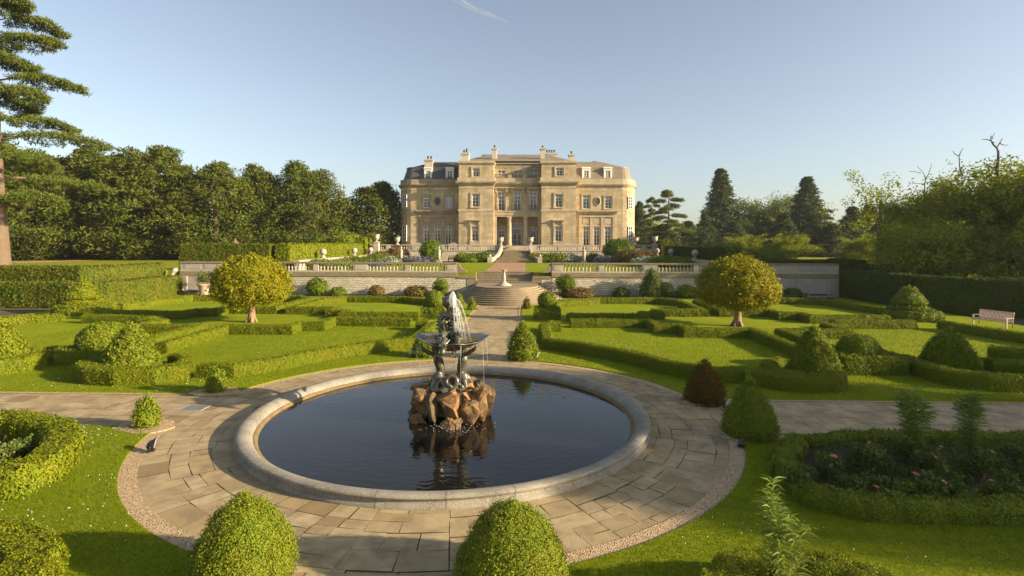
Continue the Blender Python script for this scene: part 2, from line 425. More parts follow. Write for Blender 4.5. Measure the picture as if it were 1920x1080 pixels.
def sweep_quads(pts, w, h, z0=0.0, bev=.10, seg=.8):
    """clipped hedge along a polyline: rounded box profile, mitred corners"""
    P0 = [np.array(p, float) for p in pts]
    P = [P0[0]]
    for a, b in zip(P0[:-1], P0[1:]):
        k = max(1, int(np.linalg.norm(b-a)/seg))
        for i in range(1, k+1): P.append(a+(b-a)*i/k)
    P = np.array(P); n = len(P)
    D = np.diff(P, axis=0); D /= np.linalg.norm(D, axis=1)[:, None]
    off = []
    for i in range(n):
        a = D[max(0, i-1)]; b = D[min(n-2, i)]
        na = np.array([a[1], -a[0]]); nb = np.array([b[1], -b[0]])
        m = na+nb; m /= np.linalg.norm(m)+1e-9
        off.append(m/max(.45, float(np.dot(m, nb))))
    off = np.array(off)
    prof = [(-.5*w, 0), (-.5*w-.01, h*.55), (-.5*w, h-bev), (-.5*w+bev, h), (.5*w-bev, h), (.5*w, h-bev), (.5*w+.01, h*.55), (.5*w, 0)]
    rings = []
    for i in range(n):
        rings.append([(P[i][0]+off[i][0]*o, P[i][1]+off[i][1]*o, z0+z) for o, z in prof])
    R = np.array(rings)
    Q = []
    for i in range(n-1):
        for j in range(len(prof)-1):
            Q.append([R[i, j], R[i, j+1], R[i+1, j+1], R[i+1, j]])
    Q = np.array(Q)
    # outward orientation
    mid = Q.mean(axis=1); ax = np.repeat((P[:-1]+P[1:])/2, len(prof)-1, axis=0)
    nrm = np.cross(Q[:, 1]-Q[:, 0], Q[:, 2]-Q[:, 0])
    outv = mid-np.concatenate([ax, np.full((len(ax), 1), z0+h*.45)], axis=1)
    flip = (nrm*outv).sum(axis=1) < 0
    Q[flip] = Q[flip][:, ::-1]
    E = []
    for r, d in ((R[0], -D[0]), (R[-1], D[-1])):
        for a, b, c, e in ((0, 1, 6, 7), (1, 2, 5, 6), (2, 3, 4, 5)):
            q = np.array([r[a], r[b], r[c], r[e]])
            if np.dot(np.cross(q[1]-q[0], q[2]-q[0])[:2], d) < 0: q = q[::-1]
            E.append(q)
    return np.concatenate([Q, np.array(E)])
def rev_quads(prof, c, n=20, sx=1, sy=1):
    Q = []
    for (r0, z0), (r1, z1) in zip(prof[:-1], prof[1:]):
        for i in range(n):
            a, b = 2*PI*i/n, 2*PI*(i+1)/n
            f = lambda r, z, t: (c[0]+r*math.cos(t)*sx, c[1]+r*math.sin(t)*sy, c[2]+z)
            Q.append([f(r0, z0, a), f(r0, z0, b), f(r1, z1, b), f(r1, z1, a)])
    return np.array(Q)
def leafsize(d, k=.0026, lo=.030): return max(lo, k*d)
GR_H = 'clipped box hedges of the parterre'
def hedge(pts, label, w=.56, h=.58, mat='box_hedge', z0=0.0, name='box_hedge', group=GR_H, bev=.09, amp=.035, cat='hedge', k=.0021, cover=1.7, wsc=3.0):
    P = np.array(pts, float); d = np.hypot(P[:, 0]-CX, P[:, 1]).min()
    L = leafsize(d+2, k)
    o = leafy(name, sweep_quads(pts, w, h, z0, bev), L, L*.62, cover, amp, wsc, mat, None, .05, .2, .014+.16*L, None, .36, .48)
    return tag(o, label, cat, group)
def cone_prof(r, h, kind='cone', n=10):
    if kind == 'cone':  # plump pointed cone
        return [(r*(1-.12*math.exp(-8*t))*(1-t**1.45)**.80*(.93 if t == 0 else 1), h*t) for t in [i/n for i in range(n)]]+[(0.0, h)]
    if kind == 'bullet':
        return [(r*(.88+.12*min(1, t*5))*(1-max(0, (t-.10)/.90)**1.75)**.72, h*t) for t in [i/n for i in range(n)]]+[(0.0, h)]
    if kind == 'dome':
        return [(r*.80, 0)]+[(r*math.cos(a)**.8, h*(.18+.82*math.sin(a))) for a in [PI/2*i/n for i in range(n)]]+[(0.0, h)]
    if kind == 'ball':
        return [(r*math.sin(PI*i/n)*(1.0), h*.5*(1-math.cos(PI*i/n))) for i in range(n+1)]
def topiary(x, y, r, h, label, kind='cone', mat='box_dark', z0=0.0, name='cone_topiary', group=None, amp=.05, cover=1.8, k=.0030, cat='topiary', wsc=3.5):
    d = math.hypot(x-CX, y)
    L = leafsize(d, k)
    Q = rev_quads(cone_prof(r, h, kind), (x, y, z0)); ex = None
    if d < 32:
        P, N = sample_quads(Q, 42 if d < 14 else 26)
        P = P+N*(rng.normal(size=len(P))*.03)[:, None]
        ex = clump_leaves(P, rng.uniform(.05, .11, len(P))*(1 if d < 14 else 1.25), 30, L*1.1, L*.62, 1, .8, .3); cover *= .62
    o = leafy(name, Q, L, L*.6, cover*1.25, amp*1.15, wsc, mat, None, min(.12, .18*r), .5, .022+.35*L, ex)
    return tag(o, label, cat, group)
def join_quads(*a): return np.concatenate(a)
def clump_leaves(cen, rad, n_per, L, W, squash=1.0, up=.3, shell=.55):
    cen = np.repeat(np.asarray(cen, float), n_per, axis=0); rad = np.repeat(np.asarray(rad, float), n_per)
    v = rng.normal(size=cen.shape); v /= np.linalg.norm(v, axis=1)[:, None]
    q = rng.uniform(shell**3, 1, len(v))**(1/3)
    off = v*(q*rad)[:, None]*np.array([1, 1, squash])
    return leaf_quads(cen+off, v, L, W, up)
def twig_tube(mb, a, b, r0, r1, bend=.12, n=5, m=0, sides=7):
    a = np.array(a, float); b = np.array(b, float); l = np.linalg.norm(b-a)
    o = rng.normal(size=3)*l*bend
    pts = [a+(b-a)*t+o*math.sin(PI*t) for t in np.linspace(0, 1, n)]
    mb.tube(pts, list(np.linspace(r0, r1, n)), sides, m)
    return pts
#@@SETTING
# ------------------------------------------------------------------ camera, sun, sky
cam = bpy.data.cameras.new('camera'); camo = bpy.data.objects.new('camera', cam); C.objects.link(camo)
from mathutils import Matrix, Vector
cam.sensor_width = 36; cam.lens = F_PX/1920*36; cam.clip_end = 6000; cam.clip_start = .1
cam.shift_y = -(540-HOR)/1920
camo.matrix_world = Matrix.Translation((CX, 0, CH)) @ Matrix.Rotation(YAW, 4, 'Z') @ Matrix.Rotation(PI/2, 4, 'X') @ Matrix.Rotation(ROLL, 4, 'Z')
S.camera = camo
SUN_EL, SUN_AZ = math.radians(16.8), math.radians(104.0)      # azimuth clockwise from +Y
sd = Vector((math.sin(SUN_AZ)*math.cos(SUN_EL), math.cos(SUN_AZ)*math.cos(SUN_EL), math.sin(SUN_EL)))
sun = bpy.data.lights.new('sun', 'SUN'); sun.energy = 5.0; sun.angle = math.radians(.55); sun.color = (1.0, .83, .58)
suno = bpy.data.objects.new('sun', sun); C.objects.link(suno)
suno.rotation_euler = sd.to_track_quat('Z', 'Y').to_euler()
W = bpy.data.worlds.new('World'); S.world = W; W.use_nodes = True
t = W.node_tree; bg = t.nodes['Background']
sk = t.nodes.new('ShaderNodeTexSky'); sk.sky_type = 'NISHITA'; sk.sun_disc = False
sk.sun_elevation = SUN_EL; sk.sun_rotation = SUN_AZ; sk.altitude = 0; sk.air_density = 1.0; sk.dust_density = 1.2; sk.ozone_density = 1.8
hs = t.nodes.new('ShaderNodeHueSaturation'); hs.inputs['Saturation'].default_value = .68; t.links.new(sk.outputs[0], hs.inputs['Color']); t.links.new(hs.outputs[0], bg.inputs[0]); bg.inputs[1].default_value = .082
S.view_settings.view_transform = 'Standard'; S.view_settings.look = 'None'
S.view_settings.exposure = 1.27; S.view_settings.gamma = 1.0
S.cycles.max_bounces = 6; S.cycles.transparent_max_bounces = 12; S.cycles.diffuse_bounces = 3; S.cycles.glossy_bounces = 3
S.cycles.use_denoising = True

# ------------------------------------------------------------------ ground, lawns, paths
FY, RP, RG = 17.4, 8.22, 8.60
PX_, GX = 1.75, 1.98                 # half width of the axial path / to the lawn edge
CZ0, CZ1, GZ0, GZ1 = 16.25, 19.5, 16.06, 19.66
mb = MB(); mb.box(-2500, 2500, -600, 4000, -.5, -.06)
struct(mb.build('ground', M['ground']))
def sheet(name, pts, z0, z1, mat, kind='structure'):
    bm = bmesh.new()
    top = [bm.verts.new((x, y, z1)) for x, y in pts]; bot = [bm.verts.new((x, y, z0)) for x, y in pts]
    f = bm.faces.new(top); f.normal_update()
    if f.normal.z < 0: f.normal_flip()
    n = len(pts)
    for i in range(n): bm.faces.new((top[i], top[(i+1) % n], bot[(i+1) % n], bot[i]))
    bmesh.ops.triangulate(bm, faces=[f])
    bmesh.ops.recalc_face_normals(bm, faces=bm.faces)
    me = bpy.data.meshes.new(name); bm.to_mesh(me); bm.free()
    me.materials.append(mat); o = bpy.data.objects.new(name, me); link(o)
    return struct(o, kind)
def arc(cx, cy, r, a0, a1, n=24): return [(cx+r*math.cos(a0+(a1-a0)*i/n), cy+r*math.sin(a0+(a1-a0)*i/n)) for i in range(n+1)]
a_in = math.asin(GX/RG)
lawn_polys = []
for sx in (-1, 1):
    A = arc(0, FY, RG, PI/2-a_in, math.asin((GZ1-FY)/RG), 30)
    back = A+[(35.5, GZ1), (35.5, 57.3), (GX, 57.3)]
    B = arc(0, FY, RG, -math.asin((FY-GZ0)/RG), -(PI/2-a_in), 30)
    front = [(32, GZ0)]+B+[(GX, -4), (32, -4)]
    for q in (back, front):
        q = [(sx*x, y) for x, y in q]
        lawn_polys.append(q); sheet('lawn', q, -.055, .05, M['lawn'])
mb = MB(); mb.box(-26, 26, -4, 50, -.3, -.012); mb.lathe([(5.5, -.004), (7, -.004), (8.27, -.004)], (0, FY, 0), 96); struct(mb.build('paving_bed', M['joint']))
V = []; y = -1.0
def in_path(x, y, g=.9):
    return (abs(x) < PX_+g) or (CZ0-g < y < CZ1+g) or (abs(math.hypot(x, y-FY)) < RG+g)
while y < 49.5:
    hgt = random.choice((.40, .48, .55, .62, .70)); x = -25+random.uniform(-.6, 0)
    while x < 25:
        w = random.choice((.45, .55, .65, .75, .9, 1.05))
        xm, ym = x+w/2, y+hgt/2
        if in_path(xm, ym) and math.hypot(xm, ym-FY) > 7.6:
            g = random.choice((.003, .005, .008)); z = random.uniform(-.008, -.001)
            j = lambda: random.uniform(-.012, .012)
            cell = [(x+g+j(), y+g+j(), z), (x+w-g+j(), y+g+j(), z), (x+w-g+j(), y+hgt-g+j(), z), (x+g+j(), y+hgt-g+j(), z)]
            if random.random() < .10 and w > .8:      # a cracked or halved slab
                k = random.uniform(.4, .6); a, b, c, d = map(np.array, cell)
                m1, m2 = a+(b-a)*k, d+(c-d)*(k+random.uniform(-.06, .06)); e = np.array([.008, 0, 0])
                V += [a, m1-e, m2-e, d]+[m1+e, b, c, m2+e]
            else: V += cell
        x += w
    y += hgt
# slabs laid radially round the pool, on top of the straight ones
sa = 0.0
while sa < 2*PI-.02:
    sb = min(2*PI, sa+random.uniform(.10, .30))
    if 2*PI-sb < .08: sb = 2*PI
    r0 = 5.8+random.uniform(0, .35)
    while r0 < 8.2:
        dr = random.choice((.34, .42, .50, .60, .74)); r1 = min(r0+dr, 8.26)
        if 8.26-r1 < .22: r1 = 8.26
        wid = (sb-sa)*r0; n_ = max(1, round(wid/random.choice((.45, .60, .78)))); cuts = [sa+(sb-sa)*(k_+(random.uniform(-.18, .18) if 0 < k_ < n_ else 0))/n_ for k_ in range(n_+1)]
        for aa0, aa1 in zip(cuts[:-1], cuts[1:]):
            g = random.choice((.004, .007, .010)); z = random.uniform(.002, .008); jj = lambda: random.uniform(-.012, .012)
            for (rr, aa) in ((r0+g, aa0+g/r0), (r0+g, aa1-g/r0), (r1-g, aa1-g/r1), (r1-g, aa0+g/r1)):
                rr += jj(); aa += jj()/rr; V.append((rr*math.cos(aa), FY+rr*math.sin(aa), z))
        r0 = r1
    sa = sb
V = np.array(V, float)
struct(np_obj('stone_paving', V, np.arange(len(V)).reshape(-1, 4), M['flag']))
# gravel margins
mb = MB()
n = 96
for i in range(n):
    a, b = 2*PI*i/n, 2*PI*(i+1)/n
    f = lambda r, t: (r*math.cos(t), FY+r*math.sin(t), .018)
    am = (a+b)/2
    xm, ym = RP*math.cos(am), FY+RP*math.sin(am)
    if abs(xm) < PX_ or CZ0 < ym < CZ1: continue
    mb.quad(f(RP, a), f(RG+.05, a), f(RG+.05, b), f(RP, b))
for sx in (-1, 1):
    for (x0, x1, y0, y1) in ((PX_, GX+.03, RP+FY-.3, 49), (PX_, GX+.03, -3, FY-RP+.3)):
        mb.quad((sx*x0, y0, .014), (sx*x1, y0, .014), (sx*x1, y1, .014), (sx*x0, y1, .014))
    for (y0, y1) in ((GZ0-.03, CZ0), (CZ1, GZ1+.03)):
        mb.quad((sx*8.3, y0, .010), (sx*27, y0, .010), (sx*27, y1, .010), (sx*8.3, y1, .010))
struct(mb.build('gravel_margin', M['gravel']))
# gravel pads round the ring cones
mb = MB()
ring_cones = [(-8.85, 16.05), (8.75, 15.95), (-8.95, 19.9), (8.58, 19.4)]
for (x, y) in ring_cones:
    pts = [(x+(.72+.10*math.sin(3*a+x)+.06*math.cos(5*a))*math.cos(a)*(1.15), y+(.62+.08*math.sin(2*a+y))*math.sin(a)) for a in np.linspace(0, 2*PI, 28, endpoint=False)]
    mb.prism(pts, .02, .058)
struct(mb.build('gravel_pad', M['gravel']))
# raised ground behind and beside the garden
mb = MB()
mb.box(-600, 600, 59.9, 900, -.4, 2.40)
mb.box(-600, -37.4, 49.6, 59.9, -.4, 2.40); mb.box(-37.4, -35.2, 47.2, 59.9, -.4, 1.72); mb.box(-600, -37.4, 46.6, 49.6, -.4, 1.72); mb.box(36.3, 600, 45.5, 59.9, -.4, 2.40)
mb.box(40.5, 600, -60, 45.5, -.4, 1.2); mb.box(-600, -44.5, -60, 47.6, -.4, 1.2)
mb.box(-35.2, -3.0, 58.2, 59.9, -.4, 2.398); mb.box(3.05, 36.3, 58.2, 59.9, -.4, 2.398)
struct(mb.build('park_grass', M['meadow']))
for q in ([(-22.5, 60.2), (-2.2, 60.2), (-2.4, 86), (-22.5, 86)], [(2.3, 60.2), (22.5, 60.2), (22.5, 86), (2.2, 86)]):
    sheet('lawn', q, 2.39, 2.425, M['lawn'])
sheet('gravel_path', [(-2.2, 59.9), (2.3, 59.9), (2.2, 87), (-2.4, 87)], 2.39, 2.415, M['pink_gravel'])
sheet('gravel_path', [(-78.5, 80), (-73.5, 80), (-67.5, 120), (-72, 120)], 2.38, 2.42, M['pink_gravel'])
sheet('gravel_path', [(30.9, 22), (32.0, 22), (32.0, 42), (30.9, 42)], .04, .062, M['gravel'])
# terrace in front of the house
mb = MB(); mb.box(-33, 33, 92.3, 150, 2.0, 4.20); struct(mb.build('house_terrace', M['step']))
# flower bed soil
sheet('flower_bed', [(-22.4, 86.2), (-3.9, 86.2), (-3.9, 91.6), (-22.4, 91.6)], 2.39, 2.46, M['soil'])
sheet('flower_bed', [(4.9, 86.2), (22.4, 86.2), (22.4, 91.6), (4.9, 91.6)], 2.39, 2.46, M['soil'])
for s in (-1, 1):
    sheet('flower_bed', [(s*5.2, 55.2), (s*33, 55.2), (s*33, 57.2), (s*5.2, 57.2)], .03, .075, M['soil'])

# fine grass blades where the lawn is close enough to read as blades
def inside(poly, X, Y):
    r = np.zeros(len(X), bool); n = len(poly); j = n-1
    for i in range(n):
        xi, yi = poly[i]; xj, yj = poly[j]
        c = ((yi > Y) != (yj > Y)) & (X < (xj-xi)*(Y-yi)/(yj-yi+1e-12)+xi)
        r ^= c; j = i
    return r
allV = []
for poly in lawn_polys:
    for (y0, y1, dens, hh, ww) in ((6.5, 12, 1500, .040, .010), (12, 19.7, 620, .045, .014), (19.6, 27, 260, .05, .020), (27, 36, 120, .055, .028)):
        X0, X1 = -17, 21
        if y0 >= 19: X0, X1 = -26, 28
        n = int((X1-X0)*(y1-y0)*dens)
        X = rng.uniform(X0, X1, n); Y = rng.uniform(y0, y1, n)
        k = inside(poly, X, Y) & (X > -.95*Y+1.4) & (X < .93*Y+3)
        X, Y = X[k], Y[k]; n = len(X)
        if not n: continue
        a = rng.uniform(0, 2*PI, n); ln = rng.normal(0, .5, (n, 2)); h = hh*rng.uniform(.5, 1.25, n); wv = ww*rng.uniform(.6, 1.2, n)
        v = np.empty((n, 3, 3))
        v[:, 0] = np.stack([X-np.cos(a)*wv/2, Y-np.sin(a)*wv/2, np.full(n, .045)], 1)
        v[:, 1] = np.stack([X+np.cos(a)*wv/2, Y+np.sin(a)*wv/2, np.full(n, .045)], 1)
        v[:, 2] = np.stack([X+ln[:, 0]*h, Y+ln[:, 1]*h, .05+h], 1)
        allV.append(v.reshape(-1, 3))
allV = np.concatenate(allV)
struct(np_obj('grass', allV, np.zeros((0, 4), int), M['grass_blade'], T=np.arange(len(allV)).reshape(-1, 3)), 'stuff')
# daisies
P = []
for (cx, cy, sx, sy, n) in ((-11.0, 15.3, .9, .35, 260), (-9.4, 12.8, 1.6, 2.2, 260), (-6.6, 10.2, 1.2, 1.2, 160), (5.6, 10.6, 2.0, .9, 70), (9.5, 9.4, 2.6, .7, 60), (-12, 20.6, 3, .5, 110), (6.5, 25.0, 1.4, .8, 40), (8, 29, 2.5, 1.4, 120), (-9, 29, 3, 2, 80), (-6, 36.6, 3, .5, 60), (5.8, 12.3, .8, 1.4, 40)):
    P.append(np.stack([rng.normal(cx, sx, n), rng.normal(cy, sy, n)], 1))
P = np.concatenate(P)
ok = np.zeros(len(P), bool)
for poly in lawn_polys: ok |= inside(poly, P[:, 0], P[:, 1])
P = P[ok]
r = np.clip(.0008*np.hypot(P[:, 0]-CX, P[:, 1]), .008, .02)*rng.uniform(.7, 1.2, len(P))
V = np.zeros((len(P), 4, 3))
for k, (dx, dy) in enumerate(((-1, 0), (0, -1), (1, 0), (0, 1))):
    V[:, k] = np.stack([P[:, 0]+dx*r, P[:, 1]+dy*r, .095+rng.uniform(-.01, .012, len(P))], 1)
struct(np_obj('daisies', V.reshape(-1, 3), np.arange(4*len(P)).reshape(-1, 4), M['daisy']), 'stuff')

# ------------------------------------------------------------------ fountain basin and pool
prof = [(6.13, 0), (6.13, .07), (6.07, .09), (6.06, .19), (6.12, .21), (6.13, .25), (6.08, .285), (5.96, .30), (5.84, .275), (5.74, .215), (5.69, .155), (5.68, .105), (5.62, .09), (5.60, .04), (5.55, .02), (5.54, -.25)]
basin = thing('fountain_basin', 'round low stone kerb enclosing the dark pool, lichened and jointed', 'fountain basin', (0, FY, 0))
mb = MB(); ns = 26
for k in range(ns):
    a0, a1 = 2*PI*k/ns+.0012, 2*PI*(k+1)/ns-.0012
    q = 1+rng.uniform(-.0012, .0012)
    mb.lathe([(r*q, z) for r, z in prof], (0, 0, 0), 5, 0, True, a0, a1)
mb.build('kerb_stone', M['basin'], basin)
mb = MB(); mb.lathe([(r-.012 if r > 5.8 else r+.012, z-.012) for r, z in prof], (0, 0, 0), 96)
mb.build('mortar', M['white_stone'], basin)
mb = MB(); mb.lathe([(5.675, .112), (5.612, .094), (5.594, .043), (5.54, .024)], (0, 0, 0), 96); mb.build('waterline', stone('algae_waterline', (.20,.135,.06), (.07,.055,.025), (.33,.25,.14), 3, 20, .4, .008), basin)
mb = MB(); mb.lathe([(0, .03), (2, .03), (4, .03), (5.62, .03)], (0, FY, 0), 96)
struct(mb.build('water', M['pool']))

for k_, (px_, py_, lab_) in enumerate(((760, 727, 'dark floating leaf on the pool left of the rock, larger'), (741, 733, 'small dark floating leaf on the pool left of the rock'), (1060, 745, 'dark floating leaf on the pool far beyond the rock'))):
    x_, y_, _ = at(px_, py_, None, .04); mb = MB(); q_ = .09 if k_ == 0 else .055
    mb.add([(-q_*1.3, 0, .008), (-q_*.3, -q_*.5, .0), (q_, -.01, .012), (-q_*.2, q_*.45, .004), (0, 0, .014)], [(0, 1, 4), (1, 2, 4), (2, 3, 4), (3, 0, 4)])
    o = mb.build('floating_leaf', M['bark']); o.location = (x_, y_, .035); tag(o, lab_, 'leaf', 'leaves floating on the pool')
# ------------------------------------------------------------------ fountain sculpture
fo = thing('fountain', 'bronze fountain with shell bowl and seated figure on a tawny rock in the pool', 'fountain', (0, FY, 0))
def boulder(mb, c, s, seed, sub=2):
    r = np.random.default_rng(seed)
    bm = bmesh.new()
    pts = r.normal(size=(16, 3)); pts /= np.linalg.norm(pts, axis=1)[:, None]; pts *= r.uniform(.75, 1.1, (16, 1))
    for p in pts: bm.verts.new((p[0]*s[0], p[1]*s[1], p[2]*s[2]))
    bmesh.ops.convex_hull(bm, input=bm.verts)
    bmesh.ops.subdivide_edges(bm, edges=bm.edges, cuts=sub, use_grid_fill=True)
    bmesh.ops.triangulate(bm, faces=bm.faces)
    bm.verts.ensure_lookup_table()
    P = np.array([v.co for v in bm.verts]); w = wob(P+np.array(c)*1.7+seed, 7.0)*.055+wob(P+seed, 19)*.022
    P = P*(1+w[:, None]/max(.2, np.mean(s)))+np.array(c)
    fs = [tuple(v.index for v in f.verts) for f in bm.faces if True]
    bm.verts.index_update(); mb.add(P, fs); bm.free()
mb = MB(); rr_ = np.random.default_rng(9)
boulder(mb, (0, .05, .40), (.95, .9, .58), 40)
for k in range(11):
    a = -PI/2+2*PI*k/11+rr_.uniform(-.12, .12); q = rr_.uniform(.78, 1.0)
    boulder(mb, (q*1.08*math.cos(a), q*math.sin(a), .42+rr_.uniform(-.05, .1)), (rr_.uniform(.30, .40), rr_.uniform(.28, .38), rr_.uniform(.52, .66)), 60+k)
for k in range(7):
    a = 2*PI*k/7+.3; q = rr_.uniform(.80, 1.02)
    boulder(mb, (q*1.15*math.cos(a), q*math.sin(a), .80+rr_.uniform(-.06, .08)), (rr_.uniform(.26, .40), rr_.uniform(.26, .36), rr_.uniform(.20, .28)), 90+k)
for k in range(6):
    a = -PI/2+rr_.uniform(-1.6, 1.6); boulder(mb, (1.12*math.cos(a), 1.12*math.sin(a), .10), (.24, .22, .26), 120+k)
boulder(mb, (-.1, -.15, .90), (.62, .55, .22), 140); boulder(mb, (.35, .1, .92), (.5, .45, .20), 141)
rk = mb.build('rock_base', M['rock'], fo); rk.scale = (1.04, 1.04, 1.02)
def fused(name, mb, mat, parent, vox=.022):
    o = mb.build(name, mat, parent)
    r = o.modifiers.new('fuse', 'REMESH'); r.mode = 'VOXEL'; r.voxel_size = vox; r.use_smooth_shade = True
    s = o.modifiers.new('relax', 'SMOOTH'); s.factor = .5; s.iterations = 2
    return o
# two tritons with coiled tails carry the bowl
for (ang, flip) in ((PI*1.10, 1), (-.10*PI, -1)):
    mb = MB()
    ca, sa = math.cos(ang), math.sin(ang)
    def R_(x, y, z): return (x*ca-y*sa, x*sa+y*ca, z)          # x = outwards
    mb.tube([R_(.46, 0, .95), R_(.40, 0, 1.15), R_(.33, 0, 1.40), R_(.36, 0, 1.62), R_(.42, 0, 1.86), R_(.47, 0, 2.00)], [.14, .16, .125, .145, .16, .09], 12)
    mb.ball(R_(.50, 0, 2.14), .115, 12, 8, 0, (1, 1, 1.15))
    for s in (-1, 1):   # arms raised to the shell
        mb.tube([R_(.44, .13*s, 1.90), R_(.46, .22*s, 1.98), R_(.50, .26*s, 2.10), R_(.55, .22*s, 2.26)], [.085, .075, .06, .05], 8)
        for f in range(5): mb.tube([R_(.55, .22*s, 2.25), R_(.59+.012*f, (.18+.022*f)*s, 2.30+.004*f)], [.017, .012], 5)
        # thighs turning to tails
        mb.tube([R_(.36, .07*s, 1.36), R_(.52, .15*s, 1.22), R_(.60, .22*s, 1.04), R_(.50, .36*s, .96), R_(.34, .40*s, 1.02)], [.13, .115, .095, .08, .06], 9)
    mb.tube([R_(.46, -.1, 2.12), R_(.55, -.05, 2.2), R_(.6, .06, 2.18), R_(.5, .12, 2.1)], [.05, .06, .06, .04], 6)
    fused('triton', mb, M['bronze'], fo)
mb = MB()
def coil(cx, cy, cz, r0, r1, turns, tr, ph, tilt=.3):
    k = 40; pts = []
    for i in range(k):
        u = i/(k-1); a = ph+turns*2*PI*u; r = r0+(r1-r0)*u
        pts.append((cx+r*math.cos(a), cy+tilt*r*math.sin(a)-.16*u, cz+r*math.sin(a)))
    return pts, [tr*(1-.55*i/(k-1)) for i in range(k)]
for a in ((.06, -.42, 1.24, .24, .10, 1.35, .105, PI*.9), (-.20, -.40, 1.06, .26, .13, .9, .09, -PI*.15), (.30, -.34, 1.05, .22, .10, 1.1, .085, PI*.2)):
    p, r = coil(*a); mb.tube(p, r, 10)
mb.tube([(-.62, -.35, 1.0), (-.45, -.52, .96), (-.2, -.58, .97), (.0, -.5, 1.05), (.12, -.3, 1.3)], [.05, .085, .10, .10, .08], 9)
fused('coiled_tail', mb, M['bronze'], fo, .02)
# shell bowl
mb = MB()
na, prof = 64, [(.28, 2.12, 0), (.55, 2.20, .1), (.85, 2.36, .4), (1.06, 2.46, .8), (1.17, 2.52, 1), (1.19, 2.545, 1), (1.15, 2.545, 1), (1.04, 2.50, .8), (.8, 2.44, .4), (.4, 2.40, .1), (0, 2.40, 0)]
vs = []
for r, z, k in prof:
    for i in range(na):
        a = 2*PI*i/na
        lob = .5+.5*math.cos(9*a)
        rr = r*(1+k*(.035*math.sin(3*a+.6)+.045*lob-.03)); zz = z+k*(.045*math.sin(2*a+1.2)+.03*math.cos(5*a)+.02*math.cos(9*a)-.03)
        vs.append((rr*math.cos(a), rr*math.sin(a)*.98, zz))
mb.add(vs, [(j*na+i, j*na+(i+1) % na, (j+1)*na+(i+1) % na, (j+1)*na+i) for j in range(len(prof)-1) for i in range(na)], 0, True)
bowl = mb.build('shell_bowl', M['bronze'], fo)
mb = MB(); mb.lathe([(0, 2.475), (.5, 2.475), (.92, 2.472)], (0, 0, 0), 40); mb.build('bowl_water', M['pool'], bowl)
# seated figure blowing a conch
mb = MB()
mb.tube([(.05, .05, 2.42), (.05, .04, 2.62), (.03, .02, 2.85), (0, -.02, 3.05), (-.02, -.05, 3.25), (-.04, -.06, 3.38)], [.26, .25, .185, .205, .215, .12], 14)
mb.tube([(-.04, -.06, 3.36), (-.09, -.09, 3.50)], [.085, .08], 10)
mb.ball((-.14, -.13, 3.64), .15, 14, 10, 0, (.95, 1.05, 1.18))
mb.ball((-.20, -.26, 3.62), .035, 8, 6); mb.ball((-.06, -.06, 3.70), .15, 12, 8, 0, (1, 1, 1))      # nose, hair
for q in range(7): mb.ball((-.12+.14*math.cos(q*.9), -.04+.12*math.sin(q*.9), 3.72+.03*math.sin(q*2)), .06, 8, 6)
for s in (-1, 1):   # thighs and shins
    mb.tube([(.05+.12*s, 0, 2.58), (.04+.24*s, -.30, 2.66), (.02+.28*s, -.52, 2.60)], [.15, .135, .11], 10)
    mb.tube([(.02+.28*s, -.52, 2.60), (.0+.24*s, -.56, 2.36), (-.02+.18*s, -.50, 2.16)], [.105, .095, .06], 10)
    mb.tube([(-.02+.18*s, -.50, 2.16), (-.04+.18*s, -.66, 2.12)], [.06, .045], 8)
mb.tube([(-.20, -.06, 3.28), (-.33, -.16, 3.08), (-.24, -.34, 2.98), (-.08, -.38, 3.06)], [.095, .085, .07, .055], 9)
mb.tube([(.17, -.04, 3.28), (.30, -.14, 3.10), (.20, -.30, 3.10), (.08, -.30, 3.30)], [.095, .085, .07, .055], 9)
for f in range(5):
    mb.tube([(.08, -.30, 3.30), (.05+.02*f, -.33, 3.38), (.06+.018*f, -.31, 3.44-.006*abs(f-2))], [.02, .016, .012], 5)
    mb.tube([(-.08, -.38, 3.06), (-.02, -.40+.018*f, 3.09+.008*f), (.03, -.38+.016*f, 3.06+.008*f)], [.02, .016, .012], 5)
mb.tube([(.02, -.34, 3.14), (.06, -.32, 3.34), (.06, -.30, 3.52)], [.04, .06, .085], 9)                 # conch
mb.tube([(.22, .05, 2.7), (.34, -.1, 2.86), (.28, -.25, 2.78), (.10, -.30, 2.90), (-.12, -.24, 2.84), (-.2, -.05, 2.95)], [.05, .07, .075, .07, .06, .04], 8)
fused('seated_figure', mb, M['bronze'], fo, .018)
# winged dolphin fin behind, fish mask on the bowl front
mb = MB()
mb.tube([(-.22, .0, 2.55), (-.32, -.02, 2.75), (-.34, -.03, 2.92), (-.40, -.03, 3.0)], [.10, .10, .07, .03], 8)
for dz in (0, .12, .22): mb.tube([(-.33, -.02, 2.72+dz), (-.45, -.03, 2.80+dz), (-.52, -.03, 2.79+dz)], [.05, .03, .008], 6)
fused('dolphin', mb, M['bronze'], fo, .018)
mb = MB()
mb.ball((-.10, -1.10, 2.42), .13, 12, 9, 0, (1, .9, 1.3)); mb.ball((-.10, -1.16, 2.26), .09, 10, 8, 0, (1, 1, 1.1))
for s in (-1, 1): mb.ball((-.10+.08*s, -1.18, 2.46), .045, 8, 6); mb.tube([(-.10+.09*s, -1.08, 2.5), (-.10+.20*s, -1.0, 2.62)], [.05, .02], 6)
mb.tube([(-.10, -1.1, 2.5), (-.08, -.95, 2.62), (-.04, -.7, 2.55)], [.10, .09, .06], 8)
fused('fish_mask', mb, M['bronze'], fo, .018)
